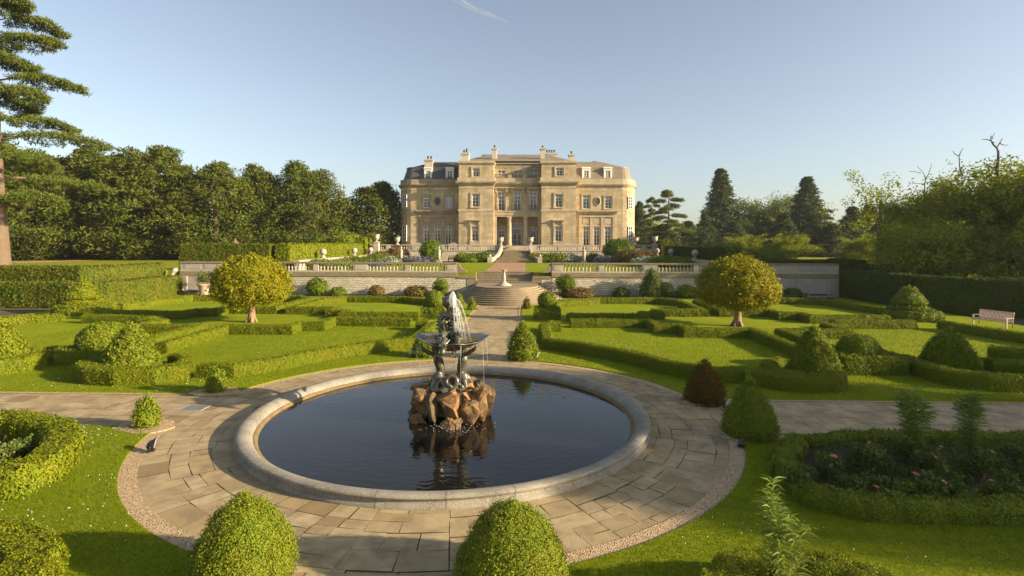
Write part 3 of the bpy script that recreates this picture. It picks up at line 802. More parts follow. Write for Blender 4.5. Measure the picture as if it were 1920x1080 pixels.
for (x, y) in ((.72, -.62), (-.70, -.62), (.05, 1.0)):        # brackets under the shell
    mb = MB(); mb.tube([(x*.5, y*.5, 1.95), (x*.85, y*.85, 2.12), (x*1.15, y*1.15, 2.30), (x*1.2, y*1.2, 2.42)], [.05, .07, .06, .03], 8)
    fused('bracket', mb, M['bronze'], fo)
# water
mb = MB()
pr = [(.045, 3.45), (.07, 3.52), (.09, 3.62), (.105, 3.74), (.085, 3.85), (.05, 3.95), (0, 4.0)]
vs = []
for j, (r, z) in enumerate(pr):
    for i in range(18):
        a = 2*PI*i/18; q = r*(1+.35*math.sin(i*2.3+j*1.9)*math.cos(i*.7-j))
        vs.append((.085+q*math.cos(a), -.28+q*math.sin(a), z))
mb.add(vs, [(j*18+i, j*18+(i+1) % 18, (j+1)*18+(i+1) % 18, (j+1)*18+i) for j in range(len(pr)-1) for i in range(18)], 0, True)
wj = mb.build('water_jet', M['spray']); wj.location = (0, FY, 0)
tag(wj, 'white water plume rising beside the head of the fountain figure', 'water jet')
mb = MB()
def falling(p0, v, tmax, r0, r1, n=7):
    pts = [(p0[0]+v[0]*tt, p0[1]+v[1]*tt, p0[2]+v[2]*tt-4.9*tt*tt) for tt in np.linspace(0, tmax, n)]
    mb.tube(pts, list(np.linspace(r0, r1, n)), 5)
for k in range(16):
    a = rng.uniform(-1.0, 1.3); sp = rng.uniform(.3, 1.1)
    falling((.10+rng.normal()*.03, -.28, 3.78+rng.uniform(-.2, .1)), (sp*math.cos(a), sp*math.sin(a)*.6-.1, rng.uniform(-.2, .8)), rng.uniform(.42, .58), .009, .003)
for k in range(7):
    falling((.14+rng.uniform(-.04, .10), -.33+rng.uniform(-.05, .1), 3.55), (rng.uniform(.0, .45), rng.uniform(-.3, .1), 0), .46, .012, .008)
tag_o = mb.build('water_cascade', M['spray']); tag_o.location = (0, FY, 0)
tag(tag_o, 'thin streams of water falling from the plume into the shell bowl', 'water')
struct(tag_o, 'stuff')
mb = MB()
for k in range(9):
    a = rng.uniform(-PI, PI) if k > 4 else (-PI*.5+rng.uniform(-1.3, 1.3))
    x, y = 1.18*math.cos(a), 1.18*math.sin(a)
    falling((x, y, 2.45), (.15*math.cos(a), .15*math.sin(a), 0), rng.uniform(.2, .66), .0055, .002, 6)
o = mb.build('water_drips', M['spray']); o.location = (0, FY, 0); struct(o, 'stuff'); tag(o, 'drips falling from the shell bowl rim into the pool', 'water')
mb = MB()
for k in range(420):
    if k < 220:
        a = rng.uniform(0, 2*PI); q = abs(rng.normal(.75, .35)); p = (.35*(k % 2)+q*math.cos(a)*.7, -.2+q*math.sin(a)*.6, rng.uniform(2.45, 3.6)-.5*q)
    elif k < 330: a = rng.uniform(0, 2*PI); q = rng.uniform(1.1, 1.9); p = (q*math.cos(a), q*math.sin(a), rng.uniform(.1, 2.3))
    else: p = (rng.normal(.2, .5), -1.45+rng.normal()*.18, rng.uniform(.05, .2))
    s = rng.uniform(.005, .011)
    mb.ball(p, s, 5, 4)
o = mb.build('water_droplets', M['spray']); o.location = (0, FY, 0); struct(o, 'stuff'); tag(o, 'scattered white droplets round the fountain', 'water')
#@@HOUSE
# ------------------------------------------------------------------ the mansion
HY = 108.0                                    # pavilion fronts
YC, YW, YL = 109.6, 110.2, 112.4              # centre front, wing fronts, back of the loggia
ZG = 4.2
house = thing('mansion', 'honey coloured stone country house with mansard wings and columned entrance behind the garden', 'house', (0, 0, 0))
def wall_open(mb, x0, x1, z0, z1, Y, ops, depth=.55, m=0, mdark=1, back=True):
    xs = sorted({x0, x1, *[a for o in ops for a in o[:2]]}); zs = sorted({z0, z1, *[a for o in ops for a in o[2:4]]})
    for a, b in zip(xs[:-1], xs[1:]):
        for c, d in zip(zs[:-1], zs[1:]):
            xm, zm = (a+b)/2, (c+d)/2
            if any(o[0] < xm < o[1] and o[2] < zm < o[3] for o in ops): continue
            mb.quad((a, Y, c), (b, Y, c), (b, Y, d), (a, Y, d), m)
    for a, b, c, d in [o[:4] for o in ops]:
        e = Y+depth
        mb.quad((a, Y, c), (a, e, c), (a, e, d), (a, Y, d), m); mb.quad((b, e, c), (b, Y, c), (b, Y, d), (b, e, d), m)
        mb.quad((a, Y, c), (b, Y, c), (b, e, c), (a, e, c), m); mb.quad((a, e, d), (b, e, d), (b, Y, d), (a, Y, d), m)
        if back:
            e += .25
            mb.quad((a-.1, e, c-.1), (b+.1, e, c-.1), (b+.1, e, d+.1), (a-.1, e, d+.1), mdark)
def window(x0, x1, z0, z1, Y, rows=4, cols=2, kind='casement', curtain=True, parent=None, name='window', trans=None):
    """white sash/casement frame with pane and curtains, set into the wall"""
    parent = parent or house
    y0, y1 = Y+.16, Y+.26
    mb = MB(); fw = .085
    mb.box(x0, x0+fw, y0, y1, z0, z1); mb.box(x1-fw, x1, y0, y1, z0, z1)
    mb.box(x0+fw, x1-fw, y0, y1, z0, z0+fw*1.3); mb.box(x0+fw, x1-fw, y0, y1, z1-fw, z1)
    h, w = z1-z0, x1-x0
    for c in range(1, cols):
        xc = x0+w*c/cols; mb.box(xc-.055, xc+.055, y0-.012, y1-.02, z0+fw*1.3, z1-fw)
    for r in range(1, rows):
        zc = z0+h*r/rows; t_ = .05 if r == rows-1 else .022
        mb.box(x0+fw, x1-fw, y0+.012, y1-.035, zc-t_, zc+t_)
    f = mb.build(name, M['white_paint'], parent)
    mb = MB()
    if kind == 'blind':
        mb.quad((x0+.02, y1-.02, z0+.02), (x1-.02, y1-.02, z0+.02), (x1-.02, y1-.02, z1-.02), (x0+.02, y1-.02, z1-.02)); mb.build('blind', M['blind'], f)
    else:
        mb.quad((x0+.02, y1-.03, z0+.02), (x1-.02, y1-.03, z0+.02), (x1-.02, y1-.03, z1-.02), (x0+.02, y1-.03, z1-.02)); mb.build('pane', M['glass'], f)
        if curtain:
            for s in (-1, 1):      # tied-back curtain: full at the head, gathered at the side below
                mb = MB(); xe = x0+.05 if s < 0 else x1-.05; yy = y1+.10
                pr = [(z1-.06, .46), (z1-.22*h, .38), (z1-.45*h, .24), (z1-.64*h, .11), (z1-.85*h, .15), (z0+.05, .17)]
                for (za, wa), (zb, wb) in zip(pr[:-1], pr[1:]):
                    mb.quad((xe, yy, zb), (xe-s*wb*w, yy+.02, zb), (xe-s*wa*w, yy+.02, za), (xe, yy, za))
                mb.build('curtain', M['curtain'], f)
    return f
def surround(mb, x0, x1, z0, z1, Y, w=.26, p=.10, sill=True):
    mb.box(x0-w, x0, Y-p, Y+.02, z0, z1+w); mb.box(x1, x1+w, Y-p, Y+.02, z0, z1+w); mb.box(x0, x1, Y-p, Y+.02, z1, z1+w)
    mb.box(x0-w-.04, x0-w+.06, Y-p-.04, Y+.02, z0, z1+w+.04); mb.box(x1+w-.06, x1+w+.04, Y-p-.04, Y+.02, z0, z1+w+.04)
    if sill: mb.box(x0-w-.1, x1+w+.1, Y-p-.10, Y+.02, z0-.2, z0)
def cornice(mb, x0, x1, Y, zb, steps, ret=1.5, m=0):
    """stepped moulding: list of (height, projection), running across the front with returns at both ends"""
    z = zb
    for hgt, p in steps:
        mb.box(x0-p, x1+p, Y-p, Y+ret, z, z+hgt-.003, m); z += hgt
    return z
zc1, zc2 = hz(345, HY), hz(320, HY)           # main cornice
zs1, zs2 = hz(535, HY), hz(521, HY)           # string course
MAINC = [(.16, .10), (.14, .22), (.20, .38), (.18, .55), (.10, .62)]
win_w = []                                    # (x0,x1,z0,z1,Y,rows,curtain)
def px_win(c0, c1, ct, cb, Y): return (hx(c0, Y), hx(c1, Y), hz(cb, Y), hz(ct, Y))
trim = MB()
# --- two projecting pavilions
pav = []
for (cL, cR, wa, wf, wg) in ((512, 752, (607, 652, 240, 297), (603, 652, 415, 505), (601, 648, 638, 741)), (1080, 1318, (1179, 1228, 237, 293), (1174, 1224, 417, 507), (1173, 1221, 638, 742))):
    x0, x1 = hx(cL, HY), hx(cR, HY); ztop = hz(200, HY)
    ops = [px_win(w[0], w[1], w[2], w[3], HY) for w in (wa, wf, wg)]
    mb = MB(); wall_open(mb, x0, x1, ZG, ztop, HY, ops)
    for xx in (x0, x1):
        mb.quad((xx, HY, ZG), (xx, 114.5, ZG), (xx, 114.5, ztop), (xx, HY, ztop))
    mb.quad((x0, HY, ztop), (x1, HY, ztop), (x1, 114.5, ztop), (x0, 114.5, ztop))
    mb.build('pavilion_wall', [M['bath'], M['dark_room']], house)
    tr = MB()
    for o in ops: surround(tr, *o, HY)
    # main cornice, blocking course, string course, plinth, parapet cap
    zt = cornice(tr, x0, x1, HY, zc1-.35, MAINC, 3)
    tr.box(x0-.25, x1+.25, HY-.25, HY+3, zt, hz(303, HY))
    tr.box(x0-.06, x1+.06, HY-.06, HY+2, zc1-.95, zc1-.78)
    tr.box(x0-.12, x1+.12, HY-.12, HY+2.5, zs1+.05, zs2); tr.box(x0-.07, x1+.07, HY-.07, HY+2.5, zs1-.12, zs1+.047)
    cornice(tr, x0, x1, HY, hz(213, HY), [(.12, .08), (.16, .20), (.20, .30)], 6)
    tr.box(x0-.10, x1+.10, HY-.10, HY+6, hz(201, HY)+.03, hz(188, HY))
    tr.box(x0-.10, x1+.10, HY-.10, HY+3, ZG, ZG+.75)
    # ground floor window hood on brackets, apron below
    a, b, c, d = ops[2]
    for q in (a-.38, b+.10):
        tr.box(q, q+.28, HY-.30, HY-.11, d+.30, d+.95); tr.box(q+.04, q+.24, HY-.20, HY-.11, d-.3, d+.30)
    tr.box(a-.45, b+.45, HY-.45, HY-.0, d+.955, d+1.10); tr.box(a-.58, b+.58, HY-.58, HY-.0, d+1.103, d+1.28)
    tr.box(a-.34, b+.34, HY-.16, HY+.02, ZG+.76, c-.21)
    tr.build('pavilion_trim', M['bath_trim'], house)
    window(*ops[0], HY, 3, 2); window(*ops[1], HY, 4, 2); window(*ops[2], HY, 4, 2)
    pav.append((x0, x1))
xa, xb = pav[0][1], pav[1][0]                  # centre between the pavilions
# --- centre: loggia below, three windows above, attic set back behind a balustrade
zl = hz(562, YC)                               # soffit of the loggia
mb = MB()
ops = [px_win(c0, c1, 402, 530, YC) for c0, c1 in ((781, 829), (890, 938), (1000, 1049))]
wall_open(mb, xa, xb, zl, zc1+.3, YC, ops, .55)
mb.quad((xa, YC, zl), (xb, YC, zl), (xb, YL, zl), (xa, YL, zl))
lo = [px_win(783, 829, 640, 740, YL), px_win(877, 948, 613, 770, YL), px_win(999, 1048, 640, 742, YL)]
wall_open(mb, xa, xb, ZG, zl, YL, lo, .4)
mb.build('centre_wall', [M['bath'], M['dark_room']], house)
tr = MB()
for o in ops: surround(tr, *o, YC, .2, .08, False)
for o in lo: surround(tr, *o, YL, .16, .07, False)
zt = cornice(tr, xa+.62, xb-.62, YC, zc1-.35, MAINC, 2)
tr.box(xa, xb, YC-.30, YC+.5, zt, hz(310, YC))
tr.box(xa, xb, YC-.22, YC+.02, zl+.003, zl+.62); tr.box(xa, xb, YC-.32, YC+.02, zl+.623, zl+.86); tr.box(xa, xb, YC-.14, YC+.02, zl-.30, zl)
for k, o in enumerate(ops):                   # console hoods over the first floor windows
    a, b, c, d = o
    tr.box(a-.55, b+.55, YC-.42, YC+.01, d+.52, d+.70); tr.box(a-.68, b+.68, YC-.55, YC+.01, d+.703, d+.86)
    for q in (a-.52, b+.22): tr.box(q, q+.30, YC-.36, YC-.0, d-.18, d+.517)
for (c0, c1) in ((745, 775), (1055, 1085)): tr.box(hx(c0, YC)+.06, hx(c1, YC)-.06, YC-.1, YC+.6, ZG, zl-.303)     # antae
tr.box(xa, xb, YC-1.2, YL, ZG, hz(772, YC))     # loggia floor and its steps
for k in range(5):
    tr.box(hx(862, YC)-.2*k, hx(985, YC)+.2*k, YC-1.2-.34*(k+1), YC-1.2-.34*k, ZG, hz(772, YC)-.13*(k+1))
tr.build('centre_trim', M['bath_trim'], house)
for cc in (861, 970):                          # columns
    x = hx(cc, YC); z0 = hz(772, YC); mb = MB(); hh = zl-.30-z0
    mb.box(x-.52, x+.52, YC-.52, YC+.52, z0, z0+.22)
    mb.lathe([(.50, z0+.22), (.52, z0+.30), (.46, z0+.36), (.48, z0+.42), (.42, z0+.5), (.42, z0+hh*.35), (.36, z0+hh-.5), (.37, z0+hh-.46), (.36, z0+hh-.40), (.46, z0+hh-.22)], (x, YC, 0), 20)
    mb.box(x-.5, x+.5, YC-.5, YC+.5, z0+hh-.22, z0+hh-.002)
    mb.build('column', M['bath_trim'], house)
for o in ops: window(*o, YC, 5, 2)
for k in range(3):                             # small iron balconettes
    a, b, c, d = ops[k]; mb = MB()
    for q in np.linspace(a, b, 9): mb.box(q-.015, q+.015, YC-.34, YC-.31, c, c+.95)
    mb.box(a-.1, b+.1, YC-.35, YC-.30, c+.95, c+1.0); mb.box(a-.1, b+.1, YC-.35, YC-.30, c+.02, c+.06)
    mb.build('balconette', M['black_metal'], house)
window(*lo[0], YL, 4, 2); window(*lo[2], YL, 4, 2)
window(*lo[1], YL, 4, 2, name='door')
# attic storey of the centre
YA = YC+1.5
at_ops = [px_win(780, 830, 255, 305, YA), px_win(893, 946, 256, 305, YA), px_win(997, 1052, 256, 305, YA)]
mb = MB(); wall_open(mb, xa, xb, zt-.2, hz(212, YA), YA, at_ops)
mb.build('attic_wall', [M['bath'], M['dark_room']], house)
for o in at_ops: window(*o, YA, 3, 2, curtain=False)
tr = MB(); cornice(tr, xa+.35, xb-.35, YA, hz(238, YA), [(.18, .06), (.12, .03), (.35, .02), (.14, .15), (.22, .30)], 2)
tr.box(xa, xb, YA-.15, YA+1, hz(213, YA), hz(204, YA))
tr.build('attic_cornice', M['bath_worn_shaded'], house)
mb = MB(); z0, z1 = hz(311, YC), hz(277, YC)
mb.box(xa, xb, YC-.16, YC+.16, z1-.16, z1); mb.box(xa, xb, YC-.16, YC+.16, z0-.1, z0+.18)
bx = [hx(q, YC) for q in (757, 862, 966, 1068)]
for q in bx: mb.box(q-.42, q+.42, YC-.2, YC+.2, z0, z1-.163)
for q0, q1 in zip(bx[:-1], bx[1:]):
    for i in range(7):
        q = q0+.6+(q1-q0-1.2)*i/6
        mb.lathe([(.06, z0+.18), (.11, z0+.35), (.05, z0+.62), (.09, z1-.17)], (q, YC, 0), 8)
mb.build('attic_balustrade', M['bath_worn_shaded'], house)
# --- wings with curved ends, oval windows, ledge over the tripartite ground floor
def bow_pts(xe, side, ry=9.0, rx=2.4, n=12):
    return [(xe+side*rx*math.sin(PI*i/n), YW+ry*(1-math.cos(PI*i/n))/2*1.0) for i in range(n+1)]
for side in (-1, 1):
    if side < 0:
        xo, xi = hx(183, YW), hx(510, YW); wf = ((270, 317, 425, 511), (420, 469, 427, 514)); ov = (367, 466); wg = ((272, 317, 635, 768), (346, 390, 635, 768), (418, 461, 635, 768)); led = (222, 506)
        rx = xo-hx(125, 116); dorm = ((277, 325), (425, 475)); bw = ((137, 160, 430, 510), (137, 160, 635, 740))
    else:
        xi, xo = hx(1316, YW), hx(1640, YW); wf = ((1363, 1413, 422, 517), (1514, 1563, 430, 516)); ov = (1465, 467); wg = ((1366, 1408, 640, 772), (1439, 1481, 640, 772), (1514, 1559, 640, 772)); led = (1326, 1608)
        rx = hx(1712, 116)-xo; dorm = ((1362, 1413), (1511, 1561)); bw = ((1673, 1697, 440, 520), (1673, 1697, 640, 742))
    x0, x1 = min(xo, xi), max(xo, xi)
    zt = hz(355, YW)
    of = [px_win(*w[:2], w[2], w[3], YW) for w in wf]; og = [px_win(*w[:2], w[2], w[3], YW) for w in wg]
    mb = MB(); wall_open(mb, x0, x1, ZG, zt, YW, of+og)
    B = bow_pts(xo, side, 11.0, rx)
    for (ax, ay), (bx_, by) in zip(B[:-1], B[1:]):
        q = [(ax, ay, ZG), (bx_, by, ZG), (bx_, by, zt), (ax, ay, zt)]
        mb.quad(*(q if side > 0 else q[::-1]))
    mb.build('wing_wall', [M['bath'], M['dark_room']], house)
    for k, o in enumerate(of): window(*o, YW, 4, 2, kind='blind' if (side < 0 and k == 1) else 'casement')
    for o in og: window(*o, YW, 5, 2)
    tr = MB()
    for o in of: surround(tr, *o, YW, .2, .06, side > 0)
    # curved + straight cornice: extruded outline
    def outline(p): 
        pts = [(xi, YW-p)]+[(xo, YW-p)]+[(a+side*p*math.sin(PI*i/12), b-p*math.cos(PI*i/12)) for i, (a, b) in enumerate(B)][1:]+[(xi, B[-1][1])]
        return pts if side > 0 else pts[::-1]
    z = zt-.45
    for hgt, p in ((.14, .08), (.14, .2), (.2, .36), (.2, .5)): tr.prism(outline(p), z, z+hgt-.003); z += hgt
    tr.prism(outline(.12), z, z+.95); tr.prism(outline(.05), hz(395, YW), hz(395, YW)+.14)
    tr.prism(outline(.05), hz(528, YW)-.1, hz(528, YW)+.12)
    zp = z+.95
    a, b = sorted((hx(led[0], YW), hx(led[1], YW)))
    zz = hz(545, YW)
    tr.box(a+.5, b-.3, YW-.30, YW+.01, zz-.28, zz); tr.box(a+.2, b-.1, YW-.55, YW+.01, zz+.003, zz+.22); tr.box(a, b, YW-.75, YW+.01, zz+.223, zz+.45)
    # pilasters and panels between the french windows
    g0, g1 = og[0][0]-.55, og[2][1]+.55
    ed = [g0]+[(og[k][1]+og[k+1][0])/2 for k in range(2)]+[g1]
    for q in ed: tr.box(q-.28, q+.28, YW-.14, YW+.01, ZG, hz(575, YW)-.004)
    tr.box(g0-.35, g1+.35, YW-.22, YW+.01, hz(575, YW), hz(575, YW)+.32)
    for k, o in enumerate(og):
        tr.box(ed[k]+.281, ed[k+1]-.281, YW-.07, YW+.01, o[3]+.02, o[3]+.30)
        tr.box(o[0]-.05, o[1]+.05, YW-.06, YW+.01, hz(620, YW), hz(584, YW))
    # oval window surround
    cx_, cz_ = hx(ov[0], YW), hz(ov[1], YW); n = 28
    vs = []
    for (rr, yy) in ((1.0, -.10), (1.28, -.10), (1.34, .0)):
        for i in range(n): vs.append((cx_+.50*rr*math.cos(2*PI*i/n), YW+yy, cz_+.74*rr*math.sin(2*PI*i/n)))
    tr.add(vs, [(j*n+i, j*n+(i+1) % n, (j+1)*n+(i+1) % n, (j+1)*n+i) for j in range(2) for i in range(n)], 0, True)
    tr.build('wing_trim', M['bath_worn_shaded'] if side < 0 else M['bath_trim'], house)  # darker trim carries the shade on this wing as well as its weathering
    mb = MB(); mb.add([(cx_+.52*math.cos(2*PI*i/n), YW-.03, cz_+.76*math.sin(2*PI*i/n)) for i in range(n)], [tuple(range(n))])
    mb.build('oval_window', M['shaded_slate'], house)
    # curved end windows: built flat against the bow at a slant
    for (c0, c1, ct, cb) in bw:
        Yb = YW+2.2
        xm = (hx(c0, Yb)+hx(c1, Yb))/2; z0, z1 = hz(cb, Yb), hz(ct, Yb)
        mb = MB(); w2 = .62; th = math.asin(min(.95, abs(xo-hx((c0+c1)/2, YW+1.0))/rx))
        for q in (-w2, -.05, w2-.1): mb.box(q, q+.1, -.06, .06, z0, z1)
        for r in range(5): zz_ = z0+(z1-z0)*r/4; mb.box(-w2, w2, -.05, .05, zz_-.05, zz_+.05)
        fr = mb.build('bow_window', M['white_paint'], house)
        ph = math.atan2(5.5*math.sin(th), rx*math.cos(th))
        fr.location = (xo+side*(rx*math.sin(th)+.10*math.sin(ph)), YW+5.5*(1-math.cos(th))-.10*math.cos(ph), 0); fr.rotation_euler = (0, 0, side*ph)
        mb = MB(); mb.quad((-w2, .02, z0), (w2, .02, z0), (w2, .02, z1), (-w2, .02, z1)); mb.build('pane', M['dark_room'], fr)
    # mansard
    roofm = M['shaded_slate'] if side < 0 else M['brown_roof']  # shade and sunlight put into the colours: one wing roof dark, the other lit
    zr0, zr1 = zp, hz(236, YW+1.5)
    ztop = hz(208, YW+6)
    mb = MB()
    lowP, highP = outline(-.35), outline(-1.3)
    k = len(lowP)
    for i in range(k-1):
        mb.quad((*lowP[i], zr0-.3), (*lowP[i+1], zr0-.3), (*highP[i+1], zr1), (*highP[i], zr1))
    cxm = sum(p[0] for p in highP)/k; 
    inner = [(p[0]*.55+(xi)*.45, p[1]*.45+(YW+5.5)*.55) for p in highP]
    for i in range(k-1): mb.quad((*highP[i], zr1), (*highP[i+1], zr1), (*inner[i+1], ztop), (*inner[i], ztop))
    mb.add([(*p, ztop) for p in inner], [tuple(range(k))])
    mb.build('mansard_roof', roofm, house)
    mb = MB(); mb.prism(outline(-1.18), zr1-.08, zr1+.10); mb.build('roof_curb', M['lead'] if side > 0 else M['shaded_slate'], house)  # curb repeats the shaded and lit colouring of the two roofs
    for (c0, c1) in dorm:
        Yd = YW+.55
        a, b, c, d = px_win(c0+8, c1-8, 256, 306, Yd)
        mb = MB(); wall_open(mb, a-.32, b+.32, c-.12, d+.42, Yd, [(a, b, c, d)], .3)
        mb.quad((a-.32, Yd, c-.12), (a-.32, Yd+2, c-.12), (a-.32, Yd+2, d+.42), (a-.32, Yd, d+.42)); mb.quad((b+.32, Yd, c-.12), (b+.32, Yd+2, c-.12), (b+.32, Yd+2, d+.42), (b+.32, Yd, d+.42))
        mb.box(a-.42, b+.42, Yd-.12, Yd+2.2, d+.42, d+.60); mb.box(a-.34, b+.34, Yd-.05, Yd+2.2, d+.602, d+.72)
        dm = mb.build('dormer', [M['white_paint'], M['dark_room']], house)
        window(a, b, c, d, Yd-.06, 3, 2, parent=dm, curtain=False)
# body behind and hipped centre roof
xL, xR = hx(300, YW), hx(1530, YW)
mb = MB(); mb.box(xL, xR, 121.3, 136, ZG, hz(300, 121)); mb.box(pav[0][0]+.3, pav[1][1]-.3, 114.52, 134, ZG, hz(205, 115)); mb.box(xa-.3, xb+.3, YL+.85, 114.5, zl+.1, hz(215, 114))
mb.build('rear_wall', M['bath'], house)
mb = MB(); ze = hz(205, 115); x0, x1 = pav[0][0]+.2, pav[1][1]-.2
rz_ = hz(148, 124)
a, b = hx(700, 124), hx(1125, 124)
mb.quad((x0, 112.2, ze), (x1, 112.2, ze), (b, 124, rz_), (a, 124, rz_)); mb.add([(x0, 112.2, ze), (a, 124, rz_), (x0, 135, ze)], [(0, 1, 2)]); mb.add([(x1, 112.2, ze), (x1, 135, ze), (b, 124, rz_)], [(0, 1, 2)])
mb.quad((x1, 135, ze), (x0, 135, ze), (a, 124, rz_), (b, 124, rz_))
mb.build('hipped_roof', M['brown_roof'], house)
mb = MB(); mb.box(a-1, a+4.5, 124.5, 128, rz_-.8, rz_+.15); mb.box(b-8, b-2, 124.5, 128, rz_-.8, rz_+.12); mb.build('roof_lantern', M['shaded_slate'], house)
# chimneys with pots
for (c0, c1, top, bot, Y, pots) in ((277, 332, 176, 300, YW+1.3, ((297, 153), (318, 153))), (530, 580, 132, 200, 110.5, ((546, 112), (563, 101))), (741, 772, 99, 180, 116, ((756, 78),)), (1073, 1103, 99, 180, 116, ((1088, 82),)), (1108, 1186, 134, 190, 124, ((1118, 111), (1134, 112), (1151, 112), (1168, 111))), (1271, 1303, 142, 200, 111, ((1287, 121),)), (1398, 1470, 207, 250, 119, ((1405, 200), (1422, 200), (1441, 188), (1458, 191)))):
    x0, x1, z0, z1 = hx(c0, Y), hx(c1, Y), hz(bot, Y), hz(top, Y)
    dpt = 1.3
    mb = MB(); mb.box(x0, x1, Y, Y+dpt, z0, z1-.45); mb.box(x0-.10, x1+.10, Y-.10, Y+dpt+.10, z1-.447, z1-.28); mb.box(x0-.18, x1+.18, Y-.18, Y+dpt+.18, z1-.277, z1-.06)
    mb.box(x0+.08, x1-.08, Y+.08, Y+dpt-.08, z1-.06, z1+.05)
    ch = mb.build('chimney', M['render_white'], house)
    for (pc, pt) in pots:
        mb = MB(); x = hx(pc, Y); mb.lathe([(.19, z1+.05), (.21, z1+.12), (.17, z1+.2), (.15, hz(pt, Y)-.15), (.2, hz(pt, Y)-.12), (.2, hz(pt, Y)), (.14, hz(pt, Y)), (.12, hz(pt, Y)-.3)], (x, Y+dpt/2, 0), 10)
        mb.build('pot', M['pot'], ch)
#@@WALLS
# ------------------------------------------------------------------ retaining wall, balustrades, steps
WY, WT = 57.5, .55                                # front face of the wall, thickness
def baluster_mesh():
    mb = MB()
    p = [(.085, 0), (.085, .06), (.05, .09), (.065, .13), (.105, .24), (.112, .30), (.085, .40), (.05, .52), (.045, .58), (.065, .60), (.045, .63), (.08, .68), (.08, .73)]
    mb.lathe(p, (0, 0, 0), 10)
    return mb
_bal = baluster_mesh()
bal_proto = None
def put_baluster(parent, x, y, z, s=1.0):
    global bal_proto
    if bal_proto is None:
        o = _bal.build('baluster', M['balus'], parent); bal_proto = o
    else:
        o = bal_proto.copy(); C.objects.link(o); o.parent = parent
    o.location = (x, y, z); o.scale = (s, s, s); o.rotation_euler = (0, 0, random.uniform(0, 3))
for side in (-1, 1):
    nm = 'cedar' if side < 0 else 'bench'
    w = thing('retaining_wall', 'sunlit coursed rubble wall below the lower balustrade, pale and dry' if side < 0 else 'coursed rubble wall below the lower balustrade, half in tree shade beside the tall dark hedge', 'wall', (0, 0, 0))
    lo_, hi_ = 5.0, 34.4
    X = lambda a, b: (min(side*a, side*b), max(side*a, side*b))
    mb = MB(); x0, x1 = X(lo_, 27.6); mb.box(x0, x1, WY, WY+WT, -.1, 1.95); mb.build('wall_face', M['rubble'], w)
    mb = MB(); x0, x1 = X(lo_-.05, hi_); mb.box(x0, x1, WY-.09, WY+WT+.2, 1.955, 2.20); mb.box(x0, x1, WY-.04, WY+WT+.2, 2.203, 2.42); mb.build('string_course', M['wall_cap'], w)
    mb = MB(); x0, x1 = X(27.61, hi_); mb.box(x0, x1, WY-.03, WY+WT, -.1, 1.95)
    for a in (27.75, 30.0, 33.6): x0, x1 = X(a, a+.55); mb.box(x0, x1, WY-.16, WY-.031, -.05, 1.95)
    x0, x1 = X(30.9, 33.3); mb.box(x0, x1, WY-.60, WY-.031, -.05, .22); mb.box(x0, x1, WY-.55, WY-.031, .40, .52)
    for a in (31.05, 33.0): x0, x1 = X(a, a+.15); mb.box(x0, x1, WY-.5, WY-.031, .223, .398)
    mb.build('seat_niche', M['white_stone'], w)
    mb = MB(); x0, x1 = X(3.05, 4.99); mb.box(x0, x1, WY+.02, WY+WT, -.1, 1.80); mb.build('wing_wall', M['rubble'], w)
    mb = MB(); x0, x1 = X(2.95, 4.94); mb.box(x0, x1, WY-.06, WY+WT+.1, 1.803, 2.06); x0, x1 = X(2.9, 3.9); mb.box(x0, x1, WY-.01, WY+2.6, .9, 1.80)
    # scrolled end stone
    pts = [(0, 0), (1.1, 0), (1.05, .18), (.8, .22), (.55, .35), (.42, .6), (.28, .95), (0, 1.0)]
    vs = [(side*(5.0-a), yy, 2.423+z*.95) for yy in (WY+.05, WY+.42) for a, z in pts]; n = len(pts)
    mb.add(vs, [tuple(range(n)), tuple(range(2*n-1, n-1, -1))]+[(i, (i+1) % n, n+(i+1) % n, n+i) for i in range(n)])
    mb.build('end_block', M['wall_cap'], w)
    b = thing('balustrade', 'pale stone balustrade with sunlit balusters and square dies, garden side with the cedar' if side < 0 else 'pale stone balustrade in broken shade behind the wall shrub, ending at the dark hedge', 'balustrade', (0, 0, 0), 0, 'stone balustrades of the lower wall')
    mb = MB(); x0, x1 = X(lo_-.05, hi_); mb.box(x0, x1, WY-.02, WY+.50, 2.423, 2.56); mb.build('plinth', M['balus'], b)
    mb = MB(); mb.box(x0, x1, WY-.06, WY+.54, 3.29, 3.38); mb.box(x0, x1, WY-.02, WY+.50, 3.383, 3.46); mb.build('coping', M['wall_cap'], b, .015)
    dies = [(5.0, 6.15), (9.85, 10.4), (14.35, 15.9), (19.6, 20.15), (24.1, 25.4)]
    for (a, c) in dies:
        mb = MB(); x0, x1 = X(a, c); mb.box(x0, x1, WY+.02, WY+.46, 2.563, 3.287)
        if c-a > 1: 
            p0, p1 = X(a+.16, c-.16); mb.box(p0, p1, WY-.01, WY+.019, 2.68, 3.18)
        mb.build('die', M['balus'], b, .012)
    mb = MB(); x0, x1 = X(27.6, hi_); mb.box(x0, x1, WY+.03, WY+.46, 2.563, 3.287)
    for a in np.arange(27.9, 34, 2.15): p0, p1 = X(a, a+1.75); mb.box(p0, p1, WY-.0, WY+.029, 2.68, 3.18)
    mb.build('panel', M['white_stone'], b)
    for (a, c) in ((6.15, 9.85), (10.4, 14.35), (15.9, 19.6), (20.15, 24.1), (25.4, 27.6)):
        n = int((c-a)/.345)
        for i in range(n): put_baluster(b, side*(a+(c-a)*(i+.5)/n), WY+.24, 2.562)
